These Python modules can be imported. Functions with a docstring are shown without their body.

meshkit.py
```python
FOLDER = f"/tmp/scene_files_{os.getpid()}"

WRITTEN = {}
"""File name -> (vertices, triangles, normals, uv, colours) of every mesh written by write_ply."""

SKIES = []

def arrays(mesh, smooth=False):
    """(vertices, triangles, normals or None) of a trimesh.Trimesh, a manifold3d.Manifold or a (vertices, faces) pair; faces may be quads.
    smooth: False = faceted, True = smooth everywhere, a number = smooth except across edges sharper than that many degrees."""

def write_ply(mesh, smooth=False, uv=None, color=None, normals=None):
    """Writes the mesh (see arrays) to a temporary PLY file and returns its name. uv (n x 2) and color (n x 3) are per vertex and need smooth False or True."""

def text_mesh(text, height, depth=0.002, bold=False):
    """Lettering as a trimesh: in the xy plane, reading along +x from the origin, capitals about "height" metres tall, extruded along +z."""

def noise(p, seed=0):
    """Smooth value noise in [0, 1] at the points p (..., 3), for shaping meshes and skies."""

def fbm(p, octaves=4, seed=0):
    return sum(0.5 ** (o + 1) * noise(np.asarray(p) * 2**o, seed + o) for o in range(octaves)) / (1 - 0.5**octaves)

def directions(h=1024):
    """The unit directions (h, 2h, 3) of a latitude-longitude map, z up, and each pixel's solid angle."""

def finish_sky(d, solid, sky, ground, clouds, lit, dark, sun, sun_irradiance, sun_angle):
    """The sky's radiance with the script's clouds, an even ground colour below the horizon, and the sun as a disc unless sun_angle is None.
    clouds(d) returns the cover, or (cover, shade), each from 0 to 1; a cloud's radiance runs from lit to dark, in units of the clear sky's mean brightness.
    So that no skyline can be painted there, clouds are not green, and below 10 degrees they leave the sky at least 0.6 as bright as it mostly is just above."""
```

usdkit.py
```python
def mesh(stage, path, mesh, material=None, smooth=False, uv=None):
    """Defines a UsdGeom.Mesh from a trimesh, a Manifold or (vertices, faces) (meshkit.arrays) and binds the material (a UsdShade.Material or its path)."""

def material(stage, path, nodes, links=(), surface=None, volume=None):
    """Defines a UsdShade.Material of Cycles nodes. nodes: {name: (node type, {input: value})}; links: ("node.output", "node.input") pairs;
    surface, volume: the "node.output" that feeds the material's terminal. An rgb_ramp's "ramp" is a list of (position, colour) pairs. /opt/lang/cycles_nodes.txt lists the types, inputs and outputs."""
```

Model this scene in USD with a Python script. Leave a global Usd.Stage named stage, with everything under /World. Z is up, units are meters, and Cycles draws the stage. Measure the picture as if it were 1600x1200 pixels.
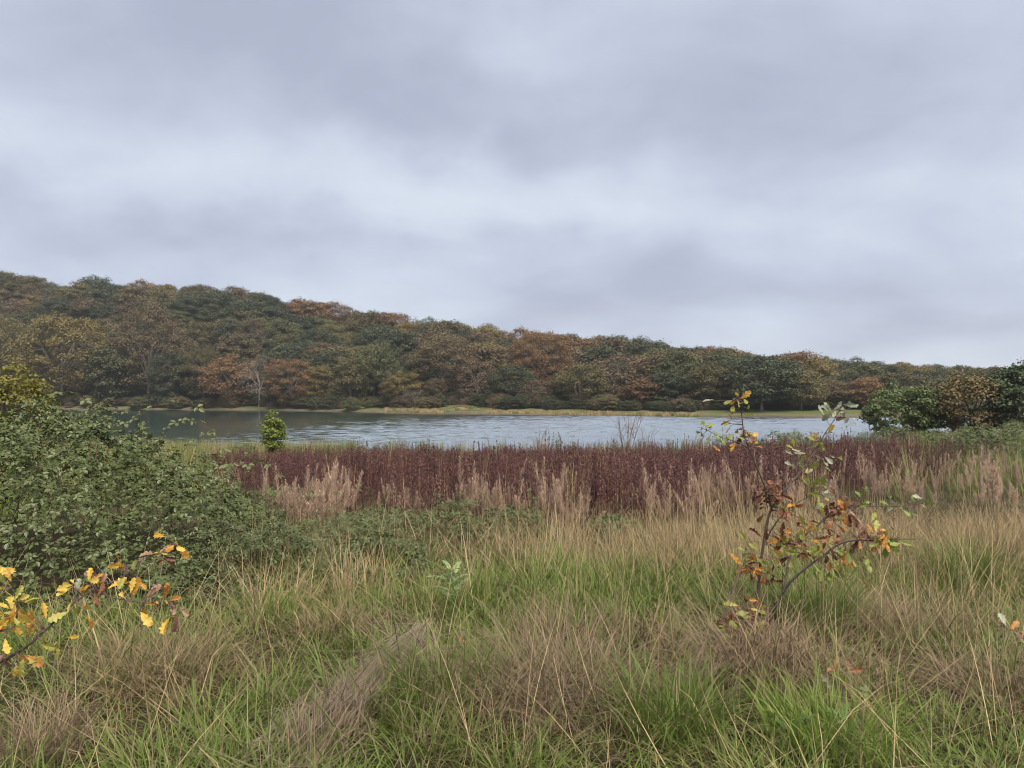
import math, numpy as np, trimesh, usdkit, meshkit
from pxr import Usd, UsdGeom, UsdLux, UsdShade, Gf, Sdf, Vt

stage = Usd.Stage.CreateInMemory()
UsdGeom.SetStageUpAxis(stage, 'Z'); UsdGeom.SetStageMetersPerUnit(stage, 1.0)
UsdGeom.Xform.Define(stage, '/World')
PI = math.pi

# ------------------------------------------------------------------ camera, sky, sun, exposure
EYE, PITCH, FPX = 1.7, math.radians(0.858), 1202.0
EXPOSURE = 2.42
cam = UsdGeom.Camera.Define(stage, '/World/camera')
cam.CreateHorizontalApertureAttr(36.0); cam.CreateVerticalApertureAttr(27.0)
cam.CreateFocalLengthAttr(36.0 * FPX / 1600)
cam.CreateExposureAttr(EXPOSURE)
cam.CreateClippingRangeAttr(Gf.Vec2f(0.05, 20000))
cp, sp = math.cos(PITCH), math.sin(PITCH)
cam.AddTransformOp().Set(Gf.Matrix4d(1, 0, 0, 0, 0, -sp, cp, 0, 0, -cp, -sp, 0, 0, 0, EYE, 1))

SUN_EL, SUN_ROT = math.radians(56), math.radians(155)          # veiled sun: high, behind and to the right
SKY_STRENGTH = 0.05
CLOUD_AT = (18.5, 9.5, 4.0)
sun = UsdLux.DistantLight.Define(stage, '/World/sun')
sun.CreateIntensityAttr(0.40); sun.CreateAngleAttr(45.0); sun.CreateNormalizeAttr(True)
sun.CreateColorAttr(Gf.Vec3f(1.0, 0.90, 0.76))
_sd = np.array([math.sin(SUN_ROT) * math.cos(SUN_EL), math.cos(SUN_ROT) * math.cos(SUN_EL), math.sin(SUN_EL)])
_z = _sd; _x = np.cross([0, 0, 1], _z); _x /= np.linalg.norm(_x); _y = np.cross(_z, _x)
sun.AddTransformOp().Set(Gf.Matrix4d(*_x, 0, *_y, 0, *_z, 0, 0, 0, 30, 1))


def ray(px, row):
    d = np.array([(px - 800) / FPX, 0, 0]) + (600 - row) / FPX * np.array([0, -sp, cp]) + np.array([0, cp, sp])
    return d


def P(px, row, Y):
    """The point at depth Y that the photograph shows at (px, row)."""
    d = ray(px, row)
    return np.array([0, 0, EYE]) + d * (Y / d[1])


def sky_material():
    # overcast: soft cloud sheets on a plane overhead, a few broad banks of it brighter or darker
    k = 1.0 / SKY_STRENGTH / 2 ** EXPOSURE
    dark, mid, lit = [np.array(c) * k for c in ((0.435, 0.475, 0.595), (0.56, 0.612, 0.735), (0.72, 0.785, 0.87))]
    N = {"tc": ("texture_coordinate", {}), "s": ("separate_xyz", {}),
         "zc": ("math", {"math_type": "maximum", "value2": 0.0}), "zo": ("math", {"math_type": "add", "value2": 0.26}),
         "m0": ("mapping", {"location": CLOUD_AT}), "px": ("math", {"math_type": "divide"}), "py": ("math", {"math_type": "divide"}), "p": ("combine_xyz", {"z": 0.0}),
         "n1": ("noise_texture", {"scale": 1.45, "detail": 6.0, "roughness": 0.52, "distortion": 0.3}),
         "mp": ("mapping", {"location": (7.3, 2.1, 0), "scale": (0.8, 1.0, 1)}),
         "n2": ("noise_texture", {"scale": 2.6, "detail": 5.0, "roughness": 0.55, "distortion": 0.3}),
         "w": ("noise_texture", {"scale": 7.0, "detail": 5.0, "roughness": 0.55}),
         "wc": ("vector_math", {"vector_math_type": "subtract", "math_type": "subtract", "vector2": (0.5, 0.5, 0.5)}),
         "wm": ("vector_math", {"math_type": "multiply", "vector2": (0.15, 0.15, 0.15)}),
         "wd": ("vector_math", {"math_type": "add"}),
         "a1": ("math", {"math_type": "multiply_add", "value2": 1.05, "value3": -0.05}),
         "a2": ("math", {"math_type": "multiply_add", "value2": 0.45})}
    N["wc"] = ("vector_math", {"math_type": "subtract", "vector2": (0.5, 0.5, 0.5)})
    L = [("tc.generated", "s.vector"), ("s.z", "zc.value1"), ("zc.value", "zo.value1"), ("s.x", "px.value1"), ("zo.value", "px.value2"),
         ("s.y", "py.value1"), ("zo.value", "py.value2"), ("px.value", "p.x"), ("py.value", "p.y"),
         ("p.vector", "m0.vector"), ("m0.vector", "n1.vector"), ("p.vector", "mp.vector"), ("mp.vector", "n2.vector"),
         ("tc.generated", "w.vector"), ("w.color", "wc.vector1"), ("wc.vector", "wm.vector1"), ("wm.vector", "wd.vector1"), ("tc.generated", "wd.vector2"),
         ("n1.fac", "a1.value1"), ("n2.fac", "a2.value1"), ("a1.value", "a2.value3")]
    last = "a2.value"
    # cloud banks in view: (px, row, half width px, half height px, change)
    banks = [(800, 110, 120, 60, 0.16), (860, 280, 230, 45, 0.17), (960, 170, 160, 90, .10), (520, 255, 170, 50, 0.07), (180, 235, 260, 45, 0.11), (1150, 330, 240, 50, 0.15),
             (600, 130, 120, 60, -0.22), (740, 215, 150, 60, -0.30), (1230, 300, 130, 45, -0.12), (350, 40, 480, 60, -0.12),
             (1450, 130, 380, 100, -0.05), (160, 345, 330, 35, -0.14), (640, 400, 260, 35, -0.10), (1300, 470, 600, 70, -0.10), (700, 30, 500, 45, -.12), (1000, 190, 120, 45, -0.10)]
    for i, (bx, by, hw, hh, g) in enumerate(banks):
        c = ray(bx, by); c = c / np.linalg.norm(c)
        right = np.cross(c, [0, 0, 1]); right /= np.linalg.norm(right); up = np.cross(right, c)
        N[f"u{i}"] = ("vector_math", {"math_type": "dot_product", "vector2": tuple(right * FPX / hw)})
        N[f"v{i}"] = ("vector_math", {"math_type": "dot_product", "vector2": tuple(up * FPX / hh)})
        N[f"o{i}"] = ("vector_math", {"math_type": "dot_product", "vector2": tuple(c)})
        N[f"f{i}"] = ("math", {"math_type": "greater_than", "value2": 0.3})
        N[f"uu{i}"] = ("math", {"math_type": "multiply"}); N[f"vv{i}"] = ("math", {"math_type": "multiply_add"})
        N[f"e{i}"] = ("math", {"math_type": "multiply", "value2": -0.6}); N[f"x{i}"] = ("math", {"math_type": "exponent"})
        N[f"g{i}"] = ("math", {"math_type": "multiply", "value2": g * 1.1}); N[f"h{i}"] = ("math", {"math_type": "multiply_add"})
        L += [("wd.vector", f"u{i}.vector1"), ("wd.vector", f"v{i}.vector1"), ("tc.generated", f"o{i}.vector1"), (f"o{i}.value", f"f{i}.value1"),
              (f"u{i}.value", f"uu{i}.value1"), (f"u{i}.value", f"uu{i}.value2"), (f"v{i}.value", f"vv{i}.value1"), (f"v{i}.value", f"vv{i}.value2"), (f"uu{i}.value", f"vv{i}.value3"),
              (f"vv{i}.value", f"e{i}.value1"), (f"e{i}.value", f"x{i}.value1"), (f"x{i}.value", f"g{i}.value1"),
              (f"g{i}.value", f"h{i}.value1"), (f"f{i}.value", f"h{i}.value2"), (last, f"h{i}.value3")]
        last = f"h{i}.value"
    N["ramp"] = ("rgb_ramp", {"ramp": [(0.0, tuple(dark * .92)), (0.38, tuple(dark)), (0.66, tuple(mid)), (1.0, tuple(lit))]})
    N["sky"] = ("sky_texture", {"sky_type": "single_scattering", "sun_disc": False, "sun_elevation": SUN_EL, "sun_rotation": SUN_ROT})
    N["mix"] = ("mix", {"fac": 0.96}); N["bg"] = ("background_shader", {"strength": SKY_STRENGTH})
    L += [(last, "ramp.fac"), ("sky.color", "mix.color1"), ("ramp.color", "mix.color2"), ("mix.color", "bg.color")]
    return usdkit.material(stage, '/World/Looks/overcast_sky', N, L, surface="bg.background")


sky = UsdLux.DomeLight.Define(stage, '/World/sky'); sky.CreateIntensityAttr(1.0)
UsdShade.MaterialBindingAPI.Apply(sky.GetPrim()).Bind(sky_material())


# ------------------------------------------------------------------ helpers
def tag(o, label=None, cat=None, group=None, kind=None):
    p = o.GetPrim() if hasattr(o, 'GetPrim') else o
    for k, v in (('label', label), ('category', cat), ('group', group), ('kind', kind)):
        if v:
            p.SetCustomDataByKey(k, v)
    return p


_used = {}


def numbered(parent, name):
    k = (parent, name); n = _used.get(k, 0); _used[k] = n + 1
    return f'{parent}/{name}' + (f'_{n:03d}' if n else '')


def obj(name, mesh, mat, parent='/World', smooth=False):
    return usdkit.mesh(stage, numbered(parent, name), mesh, mat, smooth=smooth)


def thing(name, label, cat, group=None, loc=None):
    x = UsdGeom.Xform.Define(stage, numbered('/World', name))
    if loc is not None:
        x.AddTranslateOp().Set(Gf.Vec3d(*map(float, loc)))
    tag(x, label, cat, group)
    return str(x.GetPath())


def cat_mesh(parts):
    vs, fs, n = [], [], 0
    for v, f in parts:
        vs.append(v); fs.append(f + n); n += len(v)
    return np.vstack(vs), np.vstack(fs)


def ribbons(base, L, w, az, th0, bend, segs=4, twist=0.0, tip=0.15, kink=0.0, seed=0):
    """Blades: a strip from BASE, length L, width w, leaning th0 from upright towards az and bending by BEND more along its length."""
    n = len(L); t = np.linspace(0, 1, segs + 1)
    th = th0[:, None] + bend[:, None] * t[None] ** 1.3
    if kink:                                       # some stems snapped over
        kr = np.random.default_rng(seed + n); on = (kr.random(n) < kink) * kr.uniform(.5, 2.2, n)
        th = th + on[:, None] * (t[None] > kr.uniform(.25, .85, n)[:, None])
    st = (L / segs)[:, None]
    dx = np.sin(th) * st; dz = np.cos(th) * st
    r = np.concatenate([np.zeros((n, 1)), np.cumsum((dx[:, 1:] + dx[:, :-1]) / 2, 1)], 1)
    z = np.concatenate([np.zeros((n, 1)), np.cumsum((dz[:, 1:] + dz[:, :-1]) / 2, 1)], 1)
    c, s = np.cos(az)[:, None], np.sin(az)[:, None]
    ctr = base[:, None, :] + np.stack([r * c, r * s, z], -1)
    ta = az + PI / 2 + twist
    side = np.stack([np.cos(ta), np.sin(ta), np.zeros(n)], -1)
    prof = np.interp(t, [0, 0.35, 1], [0.8, 1.0, tip])
    off = side[:, None, :] * (w[:, None] * prof[None] / 2)[..., None]
    v = np.stack([ctr - off, ctr + off], 2).reshape(n, -1, 3)
    k = np.arange(segs) * 2
    f0 = np.concatenate([np.stack([k, k + 1, k + 3], 1), np.stack([k, k + 3, k + 2], 1)])
    f = (f0[None] + (np.arange(n) * 2 * (segs + 1))[:, None, None]).reshape(-1, 3)
    return v.reshape(-1, 3), f


def quads(ctr, nrm, size, rng, aspect=1.5, spin=None):
    """Leaf-sized pointed quads at CTR facing NRM."""
    n = len(ctr)
    nrm = nrm / (np.linalg.norm(nrm, axis=1, keepdims=True) + 1e-9)
    a = rng.normal(size=(n, 3)) if spin is None else spin
    a = a - (a * nrm).sum(1, keepdims=True) * nrm
    a /= np.linalg.norm(a, axis=1, keepdims=True) + 1e-9
    b = np.cross(nrm, a)
    s = (size * np.ones(n))[:, None]
    dip = nrm * s * rng.uniform(-.18, .05, (n, 1))
    v = np.stack([ctr - a * s * aspect / 2 + dip, ctr + b * s * .5, ctr + a * s * aspect / 2 + dip, ctr - b * s * .5], 1)
    f = np.array([[0, 1, 3], [1, 2, 3]])
    return v.reshape(-1, 3), (f[None] + (np.arange(n) * 4)[:, None, None]).reshape(-1, 3)


def tube(pts, radii, sides=6):
    p = np.asarray(pts, float); n = len(p)
    t = np.gradient(p, axis=0); t /= np.linalg.norm(t, axis=1, keepdims=True) + 1e-12
    ref = np.array([0.31, 0.17, 0.93]) if abs(t[:, 2]).mean() < 0.85 else np.array([0.9, 0.4, 0.1])
    a = np.cross(t, ref); a /= np.linalg.norm(a, axis=1, keepdims=True) + 1e-12
    b = np.cross(t, a); ang = np.arange(sides) * 2 * PI / sides
    r = np.broadcast_to(radii, (n,))
    v = p[:, None] + r[:, None, None] * (np.cos(ang)[None, :, None] * a[:, None] + np.sin(ang)[None, :, None] * b[:, None])
    i, j = np.meshgrid(np.arange(n - 1), np.arange(sides), indexing='ij')
    q = np.stack([i * sides + j, i * sides + (j + 1) % sides, (i + 1) * sides + (j + 1) % sides, (i + 1) * sides + j], -1).reshape(-1, 4)
    f = np.vstack([q[:, [0, 1, 2]], q[:, [0, 2, 3]]])
    return v.reshape(-1, 3), f


def bez(a, b, c, n=7):
    t = np.linspace(0, 1, n)[:, None]
    return (1 - t) ** 2 * a + 2 * t * (1 - t) * b + t ** 2 * c


def smooth_path(pts, n=24):
    from scipy.interpolate import PchipInterpolator
    pts = np.asarray(pts, float)
    s = np.r_[0, np.cumsum(np.linalg.norm(np.diff(pts, axis=0), axis=1))]
    return PchipInterpolator(s / s[-1], pts)(np.linspace(0, 1, n))


def sstep(x):
    x = np.clip(x, 0, 1)
    return x * x * (3 - 2 * x)


# ------------------------------------------------------------------ materials
def leafy(name, ramp, trans=0.25, obj_var=0.35, rough=0.55, spec=0.3, patch=0.0, patch_scale=4.0, patch_ramp=None, space='position'):
    """Foliage and blades: each leaf its own tone out of RAMP, each plant somewhat lighter or darker."""
    N = {"g": ("geometry", {}), "o": ("object_info", {}), "r": ("rgb_ramp", {"ramp": ramp}),
         "hs": ("hsv", {"saturation": 1.0}), "m": ("math", {"math_type": "multiply_add", "value2": obj_var, "value3": 1.0 - obj_var / 2}),
         "p": ("principled_bsdf", {"roughness": rough, "specular_ior_level": spec}), "t": ("translucent_bsdf", {}), "mx": ("mix_closure", {"fac": trans})}
    L = [("g.random_per_island", "r.fac"), ("o.random", "m.value1"), ("m.value", "hs.value"),
         ("hs.color", "p.base_color"), ("hs.color", "t.color"), ("p.BSDF", "mx.closure1"), ("t.BSDF", "mx.closure2")]
    if patch_ramp:
        N["nz"] = ("noise_texture", {"scale": patch_scale, "detail": 3.0}); N["r2"] = ("rgb_ramp", {"ramp": patch_ramp})
        N["mk"] = ("mix", {"fac": 0.5}); N["c0"] = ("math", {"math_type": "multiply_add", "value2": 3.0, "value3": -1.0 + patch, "use_clamp": True})
        L += [("g.position", "nz.vector"), ("nz.fac", "c0.value1"), ("c0.value", "mk.fac"), ("g.random_per_island", "r2.fac"),
              ("r.color", "mk.color1"), ("r2.color", "mk.color2"), ("mk.color", "hs.color")]
    else:
        L += [("r.color", "hs.color")]
    return usdkit.material(stage, '/World/Looks/' + name, N, L, surface="mx.closure")


def bark(name, c1, c2, scale=12.0):
    return usdkit.material(stage, '/World/Looks/' + name,
        {"g": ("geometry", {}), "n": ("noise_texture", {"scale": scale, "detail": 5.0, "roughness": .6}), "r": ("rgb_ramp", {"ramp": [(.3, c1), (.7, c2)]}),
         "b": ("bump", {"strength": .5, "distance": .01}), "p": ("principled_bsdf", {"roughness": .85, "specular_ior_level": .2})},
        [("g.position", "n.vector"), ("n.fac", "r.fac"), ("n.fac", "b.height"), ("b.normal", "p.normal"), ("r.color", "p.base_color")], surface="p.BSDF")


def flat_ramp(*cols):
    return [(i / (len(cols) - 1), c) for i, c in enumerate(cols)]


M = {}
FOL = {  # far trees: one look for each autumn colour
    'dark_green': [(.046, .060, .030), (.075, .090, .040), (.110, .118, .048)],
    'green': [(.072, .084, .034), (.115, .122, .046), (.16, .152, .06)],
    'olive': [(.10, .090, .036), (.165, .140, .052), (.22, .178, .065)],
    'yellow': [(.15, .12, .036), (.24, .18, .055), (.33, .24, .07)],
    'brown': [(.105, .080, .042), (.165, .122, .062), (.22, .162, .082)],
    'rust': [(.155, .092, .042), (.245, .140, .060), (.33, .19, .08)],
    'pinkish': [(.15, .105, .064), (.22, .155, .095), (.29, .205, .13)],
    'bare': [(.14, .12, .10), (.19, .165, .14), (.24, .21, .18)],
}
for k, c in FOL.items():
    M[k] = leafy('leaf_' + k, flat_ramp(*[tuple(.57 * (.45 * v + .55 * w_) for v, w_ in zip(q, c[1])) for q in c]), trans=.15, obj_var=.5)
M['bark_far'] = bark('bark_far', (.07, .06, .05), (.16, .14, .12), 1.5)
M['bark_pale'] = bark('bark_pale', (.14, .125, .11), (.23, .21, .19), 1.5)
M['bark_dark'] = bark('bark_dark', (.035, .028, .024), (.10, .08, .07), 60)
M['bark_twig'] = bark('bark_twig', (.07, .045, .035), (.16, .11, .09), 60)


# ------------------------------------------------------------------ terrain
WATER = EYE - 4.2
WAVES = 0.62
IOR = 1.33
PXS = np.array([-400, 0, 200, 400, 560, 700, 900, 1100, 1200, 1400, 1600, 2000.]); US = (PXS - 800) / FPX
SHORE_FAR = np.interp(US, (np.array([0, 200, 400, 560, 700, 900, 1100, 1200, 1600]) - 800) / FPX, 4.2 * FPX / (np.array([640, 640, 641.5, 644, 647.5, 649, 652, 652.5, 654.]) - 618))
RIDGE_PX = np.array([-400, 0, 200, 290, 450, 560, 650, 780, 860, 900, 1000, 1150, 1300, 1400, 1600, 2000.])
RIDGE_U = (RIDGE_PX - 800) / FPX
RIDGE_ROW = np.array([425, 436, 457, 456, 478, 498, 511, 531, 541, 544, 548, 559, 564, 567, 576, 580.])
RIDGE_Y = np.array([345, 340, 340, 338, 330, 325, 315, 300, 290, 320, 330, 325, 320, 315, 300, 300.])
TREE_H = 13.0
RIDGE_Z = EYE + (618 - RIDGE_ROW) / FPX * RIDGE_Y - TREE_H * 0.93
RIDGE_Z = np.maximum(RIDGE_Z, WATER + 1.6)


def far_shore(u): return np.interp(u, US, SHORE_FAR)


def hill(x, y):
    u = np.clip(x / np.maximum(y, 20.0), -1.3, 1.3)
    ys, yr, zr = far_shore(u), np.interp(u, RIDGE_U, RIDGE_Y), np.interp(u, RIDGE_U, RIDGE_Z)
    s = (y - ys) / (yr - ys)
    bank = WATER - 0.9 + 2.1 * sstep((s + .06) / .14)
    z = bank + (zr - WATER - 1.2) * sstep(np.clip((s - .06) / .94, 0, 1)) ** 0.9
    z = np.where(s > 1, z - np.clip(s - 1, 0, 3) * 1.5, z)
    z = np.where(s < -.06, WATER - .9 - np.clip(-s, 0, 1) * 3, z)
    return z + (meshkit.fbm(np.stack([x / 25, y / 25, 0 * x], -1), 3, 5) - .5) * 1.2 * sstep(s * 6)


def near_shore(u): return np.interp(u, [-.7, -.3, .2, .45, .7], [56, 57, 60, 70, 78])


def meadow(x, y):
    x, y = np.asarray(x, float), np.asarray(y, float)
    u = np.clip(x / np.maximum(np.abs(y), 6.0), -.9, .9)
    q = y * 58 / near_shore(u)
    z = np.interp(q, [-600, -20, 0, 6, 10, 14, 20, 30, 40, 50, 58, 64, 90, 120], [3, .3, 0, 0, -.10, -.30, -.64, -1.15, -1.6, -2.1, -2.52, -3.1, -4.5, -5])
    b = (meshkit.fbm(np.stack([x / 1.6, y / 1.6, 0 * x], -1), 3, 9) - .5)
    return z + b * 0.22 * np.clip(1.2 - y / 60, 0, 1)


def grid(xs, ys, h):
    X, Y = np.meshgrid(xs, ys); Z = h(X, Y)
    v = np.stack([X, Y, Z], -1).reshape(-1, 3); nx = len(xs)
    i, j = np.meshgrid(np.arange(len(ys) - 1), np.arange(nx - 1), indexing='ij')
    q = (i * nx + j).ravel()
    return v, np.vstack([np.stack([q, q + 1, q + nx + 1], 1), np.stack([q, q + nx + 1, q + nx], 1)])


M['soil'] = usdkit.material(stage, '/World/Looks/soil',
    {"g": ("geometry", {}), "n": ("noise_texture", {"scale": 1.3, "detail": 8.0, "roughness": .65}), "n2": ("noise_texture", {"scale": 40.0, "detail": 4.0}),
     "r": ("rgb_ramp", {"ramp": [(.32, (.035, .040, .014)), (.5, (.055, .05, .024)), (.68, (.075, .06, .034))]}), "mx": ("mix", {"mix_type": "multiply", "fac": .7}),
     "r2": ("rgb_ramp", {"ramp": [(.3, (.3, .3, .3)), (.7, (1, 1, 1))]}), "b": ("bump", {"strength": 1.0, "distance": .05}), "p": ("principled_bsdf", {"roughness": .95, "specular_ior_level": .1})},
    [("g.position", "n.vector"), ("g.position", "n2.vector"), ("n.fac", "r.fac"), ("n2.fac", "r2.fac"), ("r.color", "mx.color1"), ("r2.color", "mx.color2"), ("mx.color", "p.base_color"),
     ("n2.fac", "b.height"), ("b.normal", "p.normal")], surface="p.BSDF")
M['hill'] = usdkit.material(stage, '/World/Looks/far_bank',
    {"g": ("geometry", {}), "s": ("separate_xyz", {}), "n": ("noise_texture", {"scale": .12, "detail": 6.0, "roughness": .6}), "n2": ("noise_texture", {"scale": 1.2, "detail": 5.0}),
     "h": ("math", {"math_type": "multiply_add", "value2": 1.6, "value3": -.8}), "z": ("math", {"math_type": "add"}),
     "h2": ("math", {"math_type": "multiply_add", "value2": 1.0, "value3": -.5}), "z2": ("math", {"math_type": "add"}), "mr": ("map_range", {"from_min": WATER - .3, "from_max": WATER + 3.5}),
     "r": ("rgb_ramp", {"ramp": [(0, (.05, .045, .035)), (.13, (.07, .06, .045)), (.19, (.105, .088, .064)), (.235, (.085, .08, .038)), (.27, (.06, .078, .026)), (.36, (.07, .085, .03)), (.46, (.09, .08, .038)), (.7, (.05, .042, .028)), (1, (.035, .03, .02))]}),
     "p": ("principled_bsdf", {"roughness": .95, "specular_ior_level": .1})},
    [("g.position", "s.vector"), ("g.position", "n.vector"), ("g.position", "n2.vector"), ("n.fac", "h.value1"), ("s.z", "z.value1"), ("h.value", "z.value2"),
     ("n2.fac", "h2.value1"), ("z.value", "z2.value1"), ("h2.value", "z2.value2"), ("z2.value", "mr.value"), ("mr.result", "r.fac"), ("r.color", "p.base_color")], surface="p.BSDF")
M['water'] = usdkit.material(stage, '/World/Looks/water',
    {"g": ("geometry", {}), "m1": ("mapping", {"scale": (.4, 1.0, 1), "rotation": (0, 0, .2)}), "n1": ("noise_texture", {"scale": 1.1, "detail": 3.0, "roughness": .6, "distortion": .2}),
     "c1": ("vector_math", {"math_type": "subtract", "vector2": (.5, .5, .5)}),
     "m2": ("mapping", {"scale": (.09, .2, 1)}), "n2": ("noise_texture", {"scale": 1.0, "detail": 5.0, "roughness": .6}),
     "st": ("map_range", {"from_min": .3, "from_max": .7, "to_min": WAVES * .6, "to_max": WAVES * 1.4, "clamp": True}),
     "sx": ("separate_xyz", {}), "wx": ("map_range", {"range_type": "smoothstep", "from_min": -48.0, "from_max": 75.0, "to_min": .30, "to_max": 6.0}), "sm": ("math", {"math_type": "multiply"}), "sc": ("vector_math", {"math_type": "scale"}), "ss": ("separate_xyz", {}), "yz": ("combine_xyz", {"x": 0.0}), "ab": ("vector_math", {"math_type": "length"}), "ng": ("math", {"math_type": "multiply", "value2": -1.0}), "fl": ("combine_xyz", {"z": 0.0}),
     "ad": ("vector_math", {"math_type": "add", "vector2": (0, 0, 1)}), "nm": ("vector_math", {"math_type": "normalize"}),
     "gl": ("glossy_bsdf", {"color": (.97, .98, .98), "roughness": .05}), "df": ("diffuse_bsdf", {"color": (.018, .040, .036)}), "fr": ("fresnel", {"IOR": IOR}), "p": ("mix_closure", {})},
    [("g.position", "m1.vector"), ("m1.vector", "n1.vector"), ("n1.color", "c1.vector1"), ("g.position", "m2.vector"), ("m2.vector", "n2.vector"), ("n2.fac", "st.value"), ("g.position", "sx.vector"), ("sx.x", "wx.value"), ("wx.result", "sm.value1"), ("st.result", "sm.value2"), ("sm.value", "sc.scale"),
     ("c1.vector", "sc.vector1"), ("sc.vector", "ss.vector"), ("ss.x", "fl.x"), ("ss.y", "yz.y"), ("ss.z", "yz.z"), ("yz.vector", "ab.vector1"), ("ab.value", "ng.value1"), ("ng.value", "fl.y"), ("fl.vector", "ad.vector1"), ("ad.vector", "nm.vector1"), ("nm.vector", "gl.normal"), ("df.BSDF", "p.closure1"), ("gl.BSDF", "p.closure2"), ("fr.fac", "p.fac")], surface="p.closure")

stretch = lambda a, n, k: np.sinh(np.linspace(-1, 1, n) * k) / math.sinh(k) * a
ys_near = np.r_[-600, -300, -150, -80, -40, -20, -10, np.arange(-4, 20, .35), np.arange(20, 92, .8), 100, 120]
tag(obj('ground', grid(stretch(700, 261, 4.2), ys_near, meadow), M['soil'], smooth=True), kind='structure')
tag(obj('hills', grid(np.arange(-900, 901, 6.), np.r_[np.arange(96, 420, 3.), np.arange(420, 1500, 40.)], hill), M['hill'], smooth=True), kind='structure')
wv = np.array([[-6000, 15, WATER], [6000, 15, WATER], [6000, 9000, WATER], [-6000, 9000, WATER]], float)
tag(obj('water', (wv, np.array([[0, 1, 2], [0, 2, 3]])), M['water']), kind='structure')


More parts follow.
